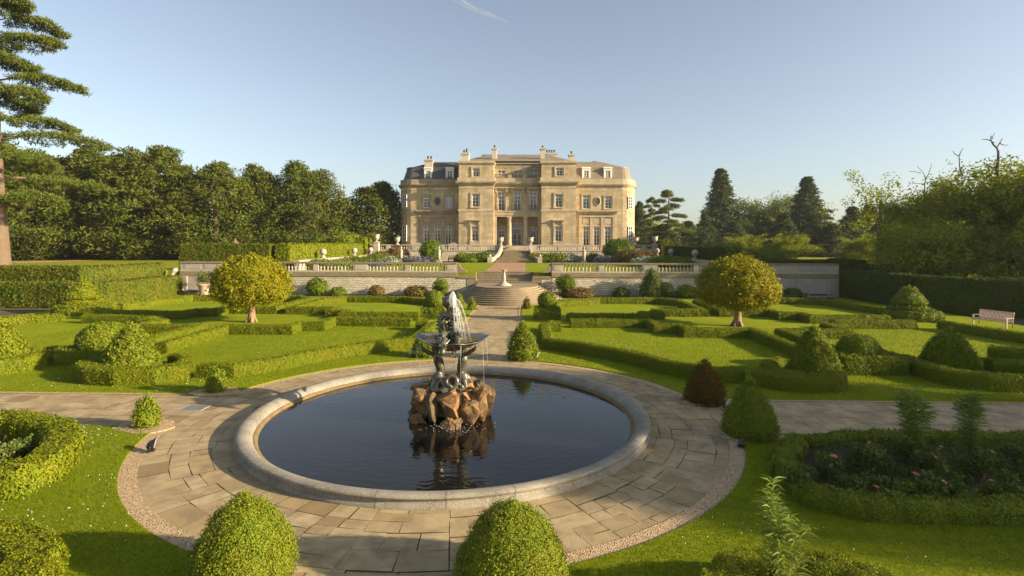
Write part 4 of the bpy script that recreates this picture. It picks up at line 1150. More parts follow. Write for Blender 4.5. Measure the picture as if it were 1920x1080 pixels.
# urn-shaped planter and stone scroll console at the end of the wall, cedar side
pl = thing('terracotta_planter', 'tall terracotta planter with a loose leafy plant before the pale wall end', 'planter', (*at(384, 547, 56.0)[:2], .08))
mb = MB(); mb.lathe([(.42, 0), (.50, .06), (.50, .12), (.62, .9), (.74, 1.02), (.76, 1.14), (.66, 1.14), (.60, .95), (0, .95)], (0, 0, 0), 20); mb.build('pot', M['terracotta'], pl)
o = leafy('plant', rev_quads(cone_prof(.75, 1.3, 'ball'), (-.1, 0, 1.05)), .17, .06, .55, .2, 4, 'rose_leaf', pl, .35, .8, .12)
sc = thing('console_stone', 'scrolled stone console on a block ending the pale wall beside the clipped hedge', 'stone console', (*at(323, 549, 56.8)[:2], .05))
mb = MB(); mb.box(-.9, .9, -.5, .5, 0, .55)
mb.build('block', M['terracotta'], sc, .02)
mb = MB(); mb.tube([(-.45, 0, .55), (-.25, 0, 1.0), (.1, 0, 1.5), (.0, 0, 2.1), (.2, 0, 2.5), (.5, 0, 2.6)], [.28, .2, .22, .2, .26, .2], 10); mb.build('scroll', M['white_stone'], sc)

# half-round garden steps, landing, upper flight
st = thing('garden_steps', 'broad half round stone steps rising to the landing with the sundial', 'steps', (0, 0, 0))
SC, LZ = 54.4, 1.35
mb = MB()
for k in range(9):
    r = 6.25-.335*k; z = .15*(k+1)
    A = [(.40+.87*a, b) for a, b in arc(0, SC, r, -PI, 0, 44)]; B = [(.40+.87*a, b) for a, b in arc(0, SC, r-.045, -PI, 0, 44)]
    pts = [(A[0][0], 57.44)]+A+[(A[-1][0], 57.44)]
    ptb = [(B[0][0], 57.44)]+B+[(B[-1][0], 57.44)]
    mb.prism(ptb, z-.15, z-.052); mb.prism(pts, z-.050, z)
mb.build('half_round_flight', M['step'], st)
mb = MB()
for k in range(7):
    z = LZ+.15*(k+1); y0 = 57.45+.36*k
    mb.box(-2.93, 2.93, y0+.04, 60.3, z-.15, z-.052); mb.box(-2.93, 2.93, y0, 60.3, z-.050, z if k < 6 else 2.418)
mb.build('upper_flight', M['step'], st)
sdl = thing('sundial', 'slender stone sundial on a round stepped base at the head of the half round steps', 'sundial', (*at(945, 531, 53.9)[:2], LZ))
mb = MB(); mb.lathe([(.72, 0), (.72, .10), (.52, .101), (.50, .22), (.30, .26), (.24, .34), (.15, .46), (.17, .62), (.18, .75), (.15, .95), (.11, 1.25), (.11, 1.32), (.16, 1.38), (.22, 1.44), (.22, 1.5)], (0, 0, 0), 18); mb.build('pedestal', M['balus'], sdl)
mb = MB(); mb.lathe([(.0, 1.53), (.34, 1.53), (.34, 1.5), (.2, 1.5)], (0, 0, 0), 18); mb.add([(-.02, .2, 1.53), (.02, .2, 1.53), (.02, -.18, 1.53), (-.02, -.18, 1.53), (-.02, .2, 1.72), (.02, .2, 1.72)], [(0, 1, 5, 4), (1, 2, 5), (0, 4, 3), (2, 3, 4, 5)]); mb.build('dial', M['terracotta'], sdl)

# terrace steps between the flower beds
ts = thing('terrace_steps', 'wide stone flight with curving cheek walls climbing from the pink path to the entrance', 'steps', (.45, 0, 0))
mb = MB()
for k in range(12):
    y0 = 87.2+.36*k; z = 2.42+.15*(k+1); hw = 2.0+1.5*max(0, 1-k/9)**2
    mb.box(-hw, hw, y0+.03, 92.5, z-.15, z-.05); mb.box(-hw, hw, y0, 92.5, z-.048, min(z, 4.204))
mb.build('flight', M['step'], ts)
for s in (-1, 1):
    mb = MB()
    pr = [(87.0, 3.75, 3.05), (88.2, 3.1, 3.35), (89.4, 2.6, 3.9), (90.6, 2.3, 4.6), (91.8, 2.2, 5.2), (92.6, 2.2, 5.2)]
    for (ya, xa_, za), (yb, xb_, zb) in zip(pr[:-1], pr[1:]):
        v = [(s*xa_, ya, 2.3), (s*(xa_+.32), ya, 2.3), (s*(xb_+.32), yb, 2.3), (s*xb_, yb, 2.3), (s*xa_, ya, za), (s*(xa_+.32), ya, za), (s*(xb_+.32), yb, zb), (s*xb_, yb, zb)]
        mb.add(v, [(4, 5, 6, 7), (0, 4, 7, 3), (1, 2, 6, 5), (0, 1, 5, 4), (3, 7, 6, 2)])
    mb.box(s*3.95-.35, s*3.95+.35, 86.5, 87.15, 2.3, 3.3); mb.ball((s*3.95, 86.82, 3.50), .22, 12, 8)
    mb.build('cheek_wall', M['balus'], ts)
for side in (-1, 1):
    b = thing('terrace_balustrade', 'small balustrade of the house terrace, full sun, towards the yew trees' if side < 0 else 'small balustrade of the house terrace running behind the round bush towards the dark firs', 'balustrade', (.45, 92.0, 0), 0, 'balustrades of the house terrace')
    X = lambda a, c: (min(side*a, side*c), max(side*a, side*c))
    x0, x1 = X(2.55, 25.6)
    mb = MB(); mb.box(x0, x1, -.02, .35, 2.3, 4.15); mb.build('terrace_wall', M['rubble'], b)
    mb = MB(); mb.box(x0, x1, -.10, .38, 4.153, 4.33); mb.box(x0, x1, -.08, .36, 5.06, 5.22); mb.build('coping', M['balus'], b)
    ed = [2.55, 7.2, 11.9, 16.6, 21.0, 25.2]
    for a in ed:
        mb = MB(); p0, p1 = X(a, a+.7 if a > 3 else a+1.0); mb.box(p0, p1, -.06, .34, 4.333, 5.057); mb.build('die', M['balus'], b)
    for a, c in zip(ed[:-1], ed[1:]):
        a += .7 if a > 3 else 1.0; n = 9
        for i in range(n): put_baluster(b, side*(a+(c-a)*(i+.5)/n), .14, 4.332, 1.0)
# urns on piers
def urn(loc, label, s=1.0, pier=0.0):
    u = thing('stone_urn', label, 'urn', loc, 0, 'stone urns on the terrace piers')
    mb = MB(); z = pier
    if pier: mb.box(-.42, .42, -.42, .42, 0, pier-.12); mb.box(-.5, .5, -.5, .5, pier-.118, pier)
    mb.box(-.28*s, .28*s, -.28*s, .28*s, z, z+.12*s)
    mb.lathe([(.24*s, z+.12*s), (.12*s, z+.26*s), (.12*s, z+.34*s), (.34*s, z+.5*s), (.46*s, z+.8*s), (.44*s, z+.98*s), (.36*s, z+1.06*s), (.55*s, z+1.22*s), (.55*s, z+1.28*s), (.42*s, z+1.28*s), (.3*s, z+1.1*s), (0, z+1.1*s)], (0, 0, 0), 14)
    mb.build('vase', M['balus'], u)
    return u
urn((*at(939, 463, 91.9)[:2], 5.2), 'pale urn at the head of the terrace steps, nearer the yew trees')
urn((*at(995, 463, 91.9)[:2], 5.2), 'pale urn at the head of the terrace steps, nearer the round bush')
urn((*at(745, 463, 92.1)[:2], 5.2), 'pale urn on the terrace balustrade below the grey wing end, spiky plant in it')
urn((*at(706, 478, 91)[:2], 2.4), 'urn on a tall pier at the corner of the clipped yew hedge', 1.0, 3.2)
urn((*at(1192, 463, 92.1)[:2], 5.2), 'pale urn standing at the sunny curved end of the house')
urn((*at(1228, 478, 91)[:2], 2.4), 'shaded urn on a tall pier beside the stepped dark hedge', 1.0, 3.0)
# low side walls with ball finials
for side in (-1, 1):
    w = thing('side_wall', 'white low wall running back beside the flower border, sunlit' if side < 0 else 'low shaded wall running back under the stepped dark hedge', 'wall', (side*23.2, 0, 0))
    mb = MB(); mb.box(-.25, .25, 60.5, 91.3, 2.3, 3.35); mb.box(-.36, .36, 60.4, 91.4, 3.353, 3.55); mb.build('wall_body', M['white_stone'], w)
    for k, (px, Y) in enumerate(((607, 68.5), (665, 81), (694, 89.4)) if side < 0 else ((1236, 89), (1262, 80.5), (1310, 69))):
        f = thing('ball_finial', 'stone ball finial on the %s, %s' % ('white low wall' if side < 0 else 'shaded low wall', ('nearest the golden tree', 'middle one', 'farthest back by the tall urn')[k] if side < 0 else ('farthest back by the tall urn', 'middle one', 'nearest the golden tree')[k]), 'finial', (side*23.2, Y, 3.55), 0, 'ball finials on the side walls')
        mb = MB(); mb.lathe([(.34, 0), (.34, .14), (.18, .2), (.14, .42)], (0, 0, 0), 12); mb.build('foot', M['white_stone'], f)
        mb = MB(); mb.ball((0, 0, .78), .42, 14, 9); mb.build('ball', M['white_stone'], f)
# herms in the borders and benches
for (px, py, lab) in ((823, 488, 'small stone bust on a pedestal in the lavender border'), (1095, 490, 'small stone bust on a pedestal among green bedding plants'), (752, 484, 'weathered stone pedestal between russet shrubs')):
    x, y, z = at(px, py, 84.5); h = thing('garden_bust', lab, 'statue', (x, y, 2.42), 0, 'stone busts in the borders')
    mb = MB(); mb.box(-.36, .36, -.36, .36, 0, .4); mb.tube([(0, 0, .4), (0, 0, 1.7)], [.2, .27], 4); mb.build('pedestal', M['white_stone'], h)
    mb = MB(); mb.ball((0, 0, 1.85), .30, 12, 7, 0, (1, .7, .8)); mb.tube([(0, 0, 1.9), (0, 0, 2.2)], [.13, .11], 10); mb.ball((0, -.02, 2.33), .19, 12, 9, 0, (.9, 1, 1.2)); mb.ball((0, -.2, 2.31), .04, 6, 5); mb.build('head', M['white_stone'], h)
def slat_bench(name, label, loc, rz, L, mat, dpt=.55, group=None):
    """garden bench: seat and back slats, arms, four legs; front faces -Y before rotation"""
    b = thing(name, label, 'bench', loc, rz, group)
    mb = MB()
    for k in range(6): mb.box(-L/2, L/2, -.02+.085*k, .05+.085*k, .42-.004*k, .445-.004*k)
    mb.box(-L/2, L/2, -.03, 0.0, .35, .417); mb.build('seat', mat, b)
    mb = MB(); n = int(L/.085)
    for k in range(n): x = -L/2+.07+(L-.14)*k/(n-1); mb.add([(x-.022, .50, .48), (x+.022, .50, .48), (x+.022, .60, .92), (x-.022, .60, .92), (x-.022, .52, .48), (x+.022, .52, .48), (x+.022, .62, .92), (x-.022, .62, .92)], [(0, 1, 2, 3), (7, 6, 5, 4), (0, 3, 7, 4), (1, 5, 6, 2)])
    mb.box(-L/2, L/2, .57, .64, .92, 1.0); mb.box(-L/2, L/2, .48, .54, .44, .485); mb.build('backrest', mat, b)
    for s in (-1, 1):
        x = s*(L/2-.03)
        mb = MB(); mb.box(x-.035, x+.035, -.03, .04, 0, .62); mb.build('leg', mat, b)
        mb = MB(); mb.tube([(x, .53, 0), (x, .52, .45), (x, .61, .98)], .04, 4); mb.build('leg', mat, b)
        mb = MB(); mb.box(x-.05, x+.05, -.08, .56, .62, .66); mb.build('armrest', mat, b)
    return b
slat_bench('park_bench', 'silvery slatted wooden bench by the tall dark hedge beyond the parterre', (*at(1855, 613)[:2], .06), math.radians(-76), 2.15, M['teak'])
slat_bench('park_bench', 'brown wooden bench in the border behind the sunlit balustrade', (*at(850, 484, 89.8)[:2], 2.46), 0, 1.7, M['brown_wood'], group='brown benches in the flower borders')
slat_bench('park_bench', 'brown wooden bench among grey and green bedding by the bust', (*at(1089, 485, 89.8)[:2], 2.46), 0, 1.7, M['brown_wood'], group='brown benches in the flower borders')
for (px, lab) in ((782, 'stone garden seat below the grey wing, nearer the house end'), (849, 'stone garden seat in front of the wing, close to the central block'), (1077, 'stone garden seat beside the drainpipe of the sunny wing')):
    x = at(px, 456, 106)[0]; b = thing('garden_settle', lab, 'stone bench', (x, 106, 4.2), 0, 'stone seats along the house front')
    mb = MB(); mb.box(-.8, .8, -.2, .35, .38, .5); mb.build('seat', M['white_stone'], b)
    mb = MB(); mb.prism([(-.8, .30), (.8, .30), (.8, .42), (-.8, .42)], .502, 1.15); mb.prism([(-.5, .31), (.5, .31), (.5, .41), (-.5, .41)], 1.152, 1.35); mb.build('backrest', M['white_stone'], b)
    for s in (-1, 1): mb = MB(); mb.box(s*.6-.1, s*.6+.1, -.15, .35, 0, .38); mb.build('leg', M['white_stone'], b)
# drain grate and floodlights
g = thing('drain_cover', 'square grey metal drain cover set in the flagstones', 'drain cover', (*at(365, 765)[:2], 0))
mb = MB(); mb.box(-.36, .36, -.27, .27, .004, .012)
for k in range(15): mb.box(-.33+.045*k, -.31+.045*k, -.24, .24, .012, .018)
mb.build('grid', M['grate'], g)
mb = MB(); mb.box(-.40, .40, -.31, -.272, .004, .016); mb.box(-.40, .40, .272, .31, .004, .016); mb.box(-.40, -.362, -.27, .27, .004, .016); mb.box(.362, .40, -.27, .27, .004, .016); mb.build('frame', M['white_stone'], g)
def floodlight(px, py, rz, label, tilt=.5):
    x, y, _ = at(px, py, None, .06); f = thing('floodlight', label, 'floodlight', (x, y, .055), rz, 'garden floodlights on the ground')
    mb = MB(); mb.box(-.09, .09, -.09, .09, 0, .03); mb.tube([(-.13, 0, .03), (-.13, 0, .16)], .012, 6); mb.tube([(.13, 0, .03), (.13, 0, .16)], .012, 6); mb.build('bracket', M['black_metal'], f)
    mb = MB(); c, s = math.cos(tilt), math.sin(tilt)
    ring = [(.05, -.10), (.10, -.06), (.13, .04), (.14, .09), (.14, .10)]
    n = 16; vs = []
    for r, l in ring:
        for i in range(n):
            a = 2*PI*i/n; vs.append((r*math.cos(a), -l*c-r*math.sin(a)*s*1, .17+l*s-r*math.sin(a)*c*-1))
    mb.add(vs, [(j*n+i, j*n+(i+1) % n, (j+1)*n+(i+1) % n, (j+1)*n+i) for j in range(len(ring)-1) for i in range(n)]+[tuple(range(n))], 0, True)
    mb.build('housing', M['black_metal'], f)
    mb = MB(); mb.add([(.132*math.cos(2*PI*i/n), -.098*c-.132*math.sin(2*PI*i/n)*s, .17+.098*s+.132*math.sin(2*PI*i/n)*c) for i in range(n)], [tuple(range(n))]); mb.build('lens', M['lens'], f)
    return f
floodlight(283, 845, 2.0, 'black floodlight lying on the gravel below the small yellow cone bush', .2)
floodlight(771, 668, .2, 'round white-faced floodlight on the lawn behind the fountain basin', .35)
floodlight(1006, 673, 1.2, 'dark floodlight at the foot of the cone bush by the axial path', .5)
floodlight(1362, 764, .6, 'dark floodlight tucked behind the rust coloured cone bush', .5)
floodlight(1390, 836, 1.0, 'dark floodlight in front of the green cone bush by the shaded path', .7)
#@@PLANTS
# ------------------------------------------------------------------ parterre: clipped hedges
SD = {-1: 'cedar half of the parterre', 1: 'bench half of the parterre'}
def mir(s, pts): return [(s*x, y) for x, y in pts]
def arcp(cx, cy, r, d0, d1, n=12): return [(cx+r*math.cos(math.radians(d0+(d1-d0)*i/n)), cy+r*math.sin(math.radians(d0+(d1-d0)*i/n))) for i in range(n+1)]
for s in (-1, 1):
    q = SD[s]
    hedge(mir(s, [(3.45, 34.0), (3.45, 28.6), (4.7, 27.75), (6.35, 26.2), (7.5, 24.8), (8.3, 23.35), (9.45, 22.0), (10.9, 22.05)]), f'long hedge following the pool paving curve, {q}')
    hedge(mir(s, [(3.75, 34.35), (4.45, 34.4)]), f'short round-ended hedge stub beside the axial path, {q}', .95, .62)
    hedge(mir(s, [(5.2, 35.85), (10.35, 35.95), (10.35, 33.85), (11.75, 33.8), (11.75, 32.4), (15.5, 32.4), (15.45, 26.4)]), f'stepped hedge before the golden tree, {q}')
    hedge(mir(s, [(5.2, 38.6), (10.6, 38.65), (10.65, 40.0), (12.0, 40.1), (12.0, 41.6), (15.6, 41.6), (15.6, 47.6)]), f'stepped hedge behind the golden tree, nearer the steps, {q}')
    hedge(mir(s, [(17.1, 47.4), (17.0, 41.7), (20.6, 41.7), (20.65, 40.1), (21.95, 40.0), (22.0, 38.5), (27.2, 38.5)]), f'stepped outer hedge, wall side, {q}')
    hedge(mir(s, [(17.1, 27.0), (17.1, 32.3), (20.8, 32.3), (20.9, 34.6), (22.2, 34.7), (22.3, 36.2), (27.4, 36.3)]), f'stepped outer hedge, pool side, {q}')
    hedge(mir(s, [(4.7, 46.9), (8.9, 49.95), (14.2, 50.2), (15.7, 48.2)]), f'hedge below the wall shrubs, {q}')
    hedge(mir(s, [(17.0, 48.2), (18.6, 50.4), (24.6, 50.8), (28.6, 50.2), (30.0, 43.0)]), f'far hedge curving to the tiered bush, {q}')
# near scroll hedges
hedge([(11.2, 21.7), (12.0, 21.0), (12.9, 20.75), (13.75, 20.95), (14.35, 21.55)], 'hooked hedge end curling in front of the dome bush near the rust cone', .66, .62)
hedge(arcp(14.15, 22.85, 1.75, 110, 268, 10), 'low inner hedge half circling the dome bush near the rust cone', .5, .50)
hedge([(-11.2, 21.75), (-12.0, 21.05), (-13.2, 20.75), (-14.4, 20.95), (-15.35, 21.6), (-15.75, 22.5)], 'broad curving hedge in front of the tall dome bush, sunlit, near the drain cover', .7, .64)
hedge(arcp(-13.95, 22.6, 1.8, 20, 75, 6), 'short inner hedge behind the tall dome bush near the drain cover', .5, .52)
hedge([(17.5, 24.75), (19.1, 24.5)], 'straight dark hedge joining the drum bush to the second dome, shaded side', .6, .62)
hedge([(-17.6, 24.75), (-19.6, 24.6)], 'straight dark hedge joining the mushroom bush to the sunlit scroll', .6, .66)
hedge([(18.9, 24.6), (18.75, 23.2), (18.95, 21.9), (19.7, 21.2), (21.0, 21.0), (23.0, 21.1), (26.0, 21.6)], 'long shaded hedge sweeping round the broad dark dome', .66, .62)
hedge([(22.2, 24.2), (23.4, 23.9), (24.6, 24.4)], 'short curved hedge inside the shaded sweep, by the dark dome', .8, .55)
hedge([(24.4, 26.9), (25.3, 26.1), (27.5, 26.3)], 'hedge corner with a sunlit top at the very edge of the view', .8, .66)
hedge([(-19.0, 23.9), (-19.0, 22.5), (-19.7, 21.7), (-21.2, 21.5), (-23, 21.7)], 'sunlit scroll hedge wrapping the pale dome bush at the end of the cross path', .72, .66)
# outer hedges
hedge([(29.0, 36.2), (29.4, 33.4), (30.1, 30.0), (30.3, 25.0)], 'low hedge running past the slatted bench, dark side to the lawn')
hedge([(-29.4, 36.9), (-31.0, 35.9), (-33.0, 34.2), (-35, 32)], 'low sunlit hedge running out below the tall yew hedge')
hedge([(-24.5, 38.6), (-27.6, 38.6), (-28.9, 38.2)], 'short hedge joining the tiered bush, sunlit corner')
# plants under the tiered bushes
for (s, cx, cy, lab) in ((1, 30.4, 40.9, 'three tiered topiary with a small cone on top before the tall dark hedge'), (-1, -31.6, 41.6, 'large tiered topiary with a ragged cone on top before the sunlit yew hedge')):
    k = 1.12 if s < 0 else 1.0
    Q = join_quads(rev_quads([(1.75*k, 0), (1.85*k, .35), (1.6*k, .66), (.9, .80)], (cx, cy, 0)), rev_quads([(1.0*k, .72), (1.18*k, .85), (1.05*k, 1.05), (.6, 1.12)], (cx-.25, cy, 0)), rev_quads([(.85*k, 1.1), (1.05*k, 1.25), (.72*k, 1.8), (.3*k, 2.3), (0, 2.45*k)], (cx-.2, cy, 0)))
    o = leafy('tiered_topiary', Q, .13, .075, 1.8, .07, 3, 'box_dark' if s > 0 else 'box_hedge', None, .06, .4, .04)
    tag(o, lab, 'topiary')
# dome and drum topiary
topiary(14.1, 22.8, 1.0, 2.1, 'knobbly dome bush rising from a hedge ring behind the rust coloured cone', 'cone', 'box_dark', name='dome_topiary', amp=.09)
topiary(-14.1, 22.5, 1.10, 2.1, 'tall rounded dome bush inside the sunlit curving hedge near the drain cover', 'cone', 'box_dark', name='dome_topiary', amp=.09)
topiary(20.6, 24.3, 1.1, 1.84, 'broad dark shaded dome bush behind the willowy plants', 'cone', 'box_dark', name='dome_topiary', amp=.07)
topiary(-21.3, 24.0, 1.25, 2.05, 'pale sunlit dome bush cut off at the frame edge above the cross path', 'cone', 'box_hedge', name='dome_topiary', amp=.09)
def drum(cx, cy, w, d, hb, r, hd, lab, mat, dk='dome'):
    Q = join_quads(sweep_quads([(cx-w/2, cy), (cx+w/2, cy)], d, hb, 0, .1), rev_quads(cone_prof(r, hd, dk), (cx, cy, hb-.08)))
    L = leafsize(math.hypot(cx-CX, cy))
    return tag(leafy('drum_topiary', Q, L, L*.62, 1.8, .05, 3, mat, None, .05, .4, .03), lab, 'topiary')
drum(16.9, 24.5, 2.6, 2.4, .80, .82, .80, 'dark flat-domed bush on a square clipped block, right behind the knobbly dome', 'box_dark')
drum(-17.0, 24.8, 2.9, 2.2, .74, 1.08, 1.08, 'olive mushroom shaped bush on a square clipped block beside the tall dome', 'box_dark')
drum(3.85, 39.9, 1.75, 1.7, .82, .66, 1.22, 'ball bush on a square clipped block at the bench side of the axial path', 'box_dark', 'ball')
drum(-4.3, 39.9, 1.75, 1.7, .82, .68, 1.25, 'ball bush on a square clipped block behind the fountain figure', 'box_dark', 'ball')
# eight cones on the ring and two by the steps
GC = 'cone bushes round the pool and path'
topiary(-2.2, 8.85, .81, 1.38, 'big lime green cone bush close to us, nearest the cedar corner', 'bullet', 'box_gold', group=GC, amp=.05, cover=2.0)
topiary(2.15, 8.9, .90, 1.30, 'big lime green cone bush close to us, on the middle axis', 'bullet', 'box_gold', group=GC, amp=.05, cover=2.0)
topiary(-8.88, 16.05, .33, 1.0, 'small yellow cone bush on the gravel by the black floodlight', 'bullet', 'box_gold', group=GC, amp=.03)
topiary(-8.98, 19.9, .34, .90, 'small dark green egg shaped bush beside the drain cover', 'bullet', 'box_dark', group=GC, amp=.02)
topiary(8.78, 15.95, .76, 1.60, 'green shaded cone bush at the cross path junction', 'cone', 'box_dark', group=GC, amp=.06)
topiary(8.58, 19.3, .68, 1.48, 'rust coloured cone bush at the far corner of the cross path', 'cone', 'red', group=GC, amp=.05)
topiary(2.2, 26.1, .74, 1.72, 'cone bush beside the axial path behind the basin, half sunlit', 'cone', 'box_dark', group=GC, amp=.06)
topiary(-2.5, 26.5, .66, 1.35, 'cone bush half hidden behind the fountain bowl', 'cone', 'box_dark', group=GC, amp=.05)
topiary(-2.1, 45.2, .36, 1.10, 'tiny cone bush at the foot of the half round steps, behind the plume', 'cone', 'box_dark', group=GC, amp=.03)
topiary(2.35, 45.9, .32, 1.00, 'tiny olive cone bush at the foot of the half round steps, by the ball bush', 'cone', 'red', group=GC, amp=.03)
topiary(-3.4, 46.6, .42, 1.15, 'rounded yellow bush just behind the water plume', 'bullet', 'box_gold', group=GC, amp=.04)
# golden trees
def golden_tree(x, y, lab):
    t = thing('golden_yew', lab, 'tree', (x, y, .05), 0, 'two clipped golden trees')
    mb = MB()
    twig_tube(mb, (0, 0, -.05), (.06, 0, 1.35), .27, .19, .02, 6, 0, 10)
    for k in range(9):
        a = k*2.4; twig_tube(mb, (.06, 0, 1.15+.03*k), (1.3*math.cos(a), 1.3*math.sin(a), 2.2+.1*(k % 3)), .12, .04, .1)
    for k in range(5): a = k*1.3; twig_tube(mb, (.38*math.cos(a), .38*math.sin(a), -.02), (.1*math.cos(a), .1*math.sin(a), .5), .09, .08, .05, 4)
    mb.build('trunk', M['bark_red'], t)
    prof = [(.6, 1.38), (1.6, 1.48), (2.28, 1.80), (2.5, 2.3), (2.42, 2.85), (2.12, 3.4), (1.6, 3.92), (.9, 4.28), (0, 4.38)]
    Q = rev_quads(prof, (0, 0, 0), 26)
    P, N = sample_quads(Q, 9)
    P = P+N*(wob(P+x, 1.5)*.30+rng.normal(size=len(P))*.06)[:, None]
    ex = clump_leaves(P, rng.uniform(.14, .32, len(P)), 24, .16, .075, 1, .5, .3)
    leafy('crown', Q, .17, .085, 1.1, .26, 1.5, 'gold_tree', t, .26, .5, .10, ex)
golden_tree(-16.45, 37.2, 'golden orange clipped tree with a stout pale trunk on the cedar side lawn')
golden_tree(16.3, 36.9, 'golden clipped mushroom tree with a slim pale trunk on the bench side lawn')
# tall yew hedges round the garden
GT = 'tall clipped yew hedges enclosing the garden'
hedge([(-34.6, 57.0), (-34.6, 47.0), (-36.2, 45.9), (-75, 45.9)], 'lower tall yew hedge on the cedar side, clipped flat, sunlit green', 1.5, 2.0, 'yew_hedge', 0, 'yew_hedge', GT, .12, .07, k=.0026, wsc=1.2)
hedge([(-36.6, 57.2), (-36.8, 50.2), (-38, 49.0), (-78, 49.0)], 'upper yew hedge standing on the bank behind the lower one, cedar side', 1.6, 1.55, 'yew_hedge', 1.7, 'yew_hedge', GT, .12, .08, k=.0026, wsc=1.2)
hedge([(35.3, 57.6), (35.3, 46.2), (37.5, 44.2), (44, 41.5), (62, 36)], 'tall dark hedge in shade behind the slatted bench', 1.6, 2.85, 'yew_shaded', 0, 'yew_hedge', GT, .12, .08, k=.0026, wsc=1.2)
hedge([(34.6, 59.6), (36.2, 59.5)], 'highest dark hedge block at the shaded end of the stone wall', 1.6, 1.6, 'yew_shaded', 2.3, 'yew_hedge', GT, .12, .06)
hedge([(36.4, 57.8), (39.5, 57.6)], 'middle dark hedge step beyond the shaded end of the wall', 1.6, 1.05, 'yew_shaded', 2.3, 'yew_hedge', GT, .12, .06)
hedge([(26.5, 61.5), (39.2, 61.5)], 'long low dark hedge on top of the shaded wall', 1.5, 1.35, 'yew_shaded', 2.35, 'yew_hedge', GT, .12, .06)
hedge([(24.9, 61), (24.9, 88)], 'shaded hedge running back above the side wall to the firs', 1.5, 2.75, 'yew_shaded', 2.35, 'yew_hedge', GT, .12, .07)
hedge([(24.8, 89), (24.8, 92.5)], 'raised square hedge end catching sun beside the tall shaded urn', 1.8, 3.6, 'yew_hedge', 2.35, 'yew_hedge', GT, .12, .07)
hedge([(-36.4, 61.2), (-26.3, 61.2)], 'clipped yew hedge above the pale wall end, banded dark and light', 1.5, 2.95, 'yew_hedge', 2.35, 'yew_hedge', GT, .12, .07)
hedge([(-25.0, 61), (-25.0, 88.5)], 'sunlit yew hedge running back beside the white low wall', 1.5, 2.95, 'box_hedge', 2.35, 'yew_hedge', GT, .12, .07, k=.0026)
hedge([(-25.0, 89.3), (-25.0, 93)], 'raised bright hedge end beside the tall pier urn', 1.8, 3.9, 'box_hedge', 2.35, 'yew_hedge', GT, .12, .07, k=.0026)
# wall shrubs
def shrub(px, py, r, h, Y, lab, mat='shrub', kind='ball', z0=.06, amp=.14, name='wall_shrub', grp='shrubs along the foot of the wall', L=None, sx=1.0):
    x, y, _ = at(px, py, Y); L = L or leafsize(Y, .0032)
    o = leafy(name, rev_quads(cone_prof(r, h, kind), (x, Y, z0), 16, sx), L, L*.6, 1.4, amp, 2.6, mat, None, .12, .4, .06)
    return tag(o, lab, 'shrub', grp)
shrub(595, 545, 1.05, 1.7, 56.3, 'round bright green bush at the wall behind the golden orange tree', 'shrub', amp=.08)
shrub(633, 549, .8, .8, 56.4, 'low spreading green plant at the wall next to the round bright bush', 'shrub', 'dome')
shrub(706, 549, .8, .95, 56.6, 'small olive bush against the wall, standing alone mid-way', 'russet_plant', 'dome')
shrub(780, 551, 1.2, .9, 56.4, 'low dull bush casting shade on the wall near the steps', 'russet_plant', 'dome')
shrub(826, 540, .75, 1.75, 56.3, 'yellow green bush standing clear against the wall by the steps', 'shrub', amp=.12)
t = thing('wall_shrub', 'green ball shrub on a bent stem at the wall beside the half round steps', 'shrub', (*at(1060, 553, 56.2)[:2], .06), 0, 'shrubs along the foot of the wall')
mb = MB(); twig_tube(mb, (.25, 0, 0), (0, 0, .8), .07, .05, .2); twig_tube(mb, (-.1, 0, 0), (0, 0, .8), .05, .04, .2); mb.build('stem', M['bark'], t)
leafy('crown', rev_quads(cone_prof(.95, 1.55, 'ball'), (0, 0, .55), 16), .17, .1, 1.4, .15, 2.6, 'shrub', t, .12, .4, .07)
shrub(1083, 556, 1.7, .8, 56.3, 'brown twiggy low bush spreading along the wall past the ball shrub', 'russet_plant', 'dome', amp=.2)
shrub(1165, 557, .8, .85, 56.6, 'small dark bush alone against the half shaded wall', 'rose_leaf', 'dome')
o = shrub(1222, 558, 1.25, 2.9, 56.2, 'tall dark climbing shrub reaching the balustrade', 'rose_leaf', 'cone', amp=.3)
shrub(1248, 558, .85, 1.4, 56.1, 'rounded dark shrub leaning on the tall climbing shrub', 'rose_leaf', 'ball', amp=.2)
shrub(1287, 558, 1.0, 1.15, 56.2, 'low rounded green bush between the climbing shrub and the golden tree', 'box_dark', 'dome', amp=.08)
shrub(1486, 559, 1.0, .85, 56.6, 'small dark spiky plant at the shaded stretch of wall', 'rose_leaf', 'dome', amp=.2)
# upper border plants
GB = 'bedding plants in the upper flower border'
def bed(px, py, r, h, Y, lab, mat, sx=1.3, kind='dome'):
    x = at(px, py, Y)[0]
    o = leafy('border_plant', rev_quads(cone_prof(r, h, kind), (x, Y, 2.44), 14, sx), .26, .13, 1.3, .22, 2.2, mat, None, .14, .5, .10)
    return tag(o, lab, 'plant', GB)
bed(808, 470, 1.7, 3.4, 88.2, 'tall cream flowered shrub before the terrace balustrade, grey wing side', 'shrub', 1.0, 'ball')
bed(1160, 470, 2.2, 3.7, 88.4, 'large round yellow green shrub below the sunny end of the house', 'shrub', 1.1, 'ball')
bed(782, 481, 1.5, .75, 85.0, 'drift of purple lavender in the border', 'purple_plant', 1.7)
bed(762, 481, 1.0, .8, 85.2, 'silver grey cushion plant beside the lavender', 'grey_plant', 1.5)
bed(745, 470, 1.8, 2.2, 88.5, 'russet leaved shrub below the spiky urn', 'russet_plant', 1.2)
bed(716, 474, 1.5, 1.5, 87, 'brownish shrub by the tall pier urn', 'russet_plant', 1.2)
bed(708, 482, 1.6, 1.2, 80, 'green clump in front of the brownish shrub', 'shrub', 1.5)
bed(732, 485, 1.1, .9, 76, 'pale flowering clump behind the balustrade', 'grey_plant', 1.3)
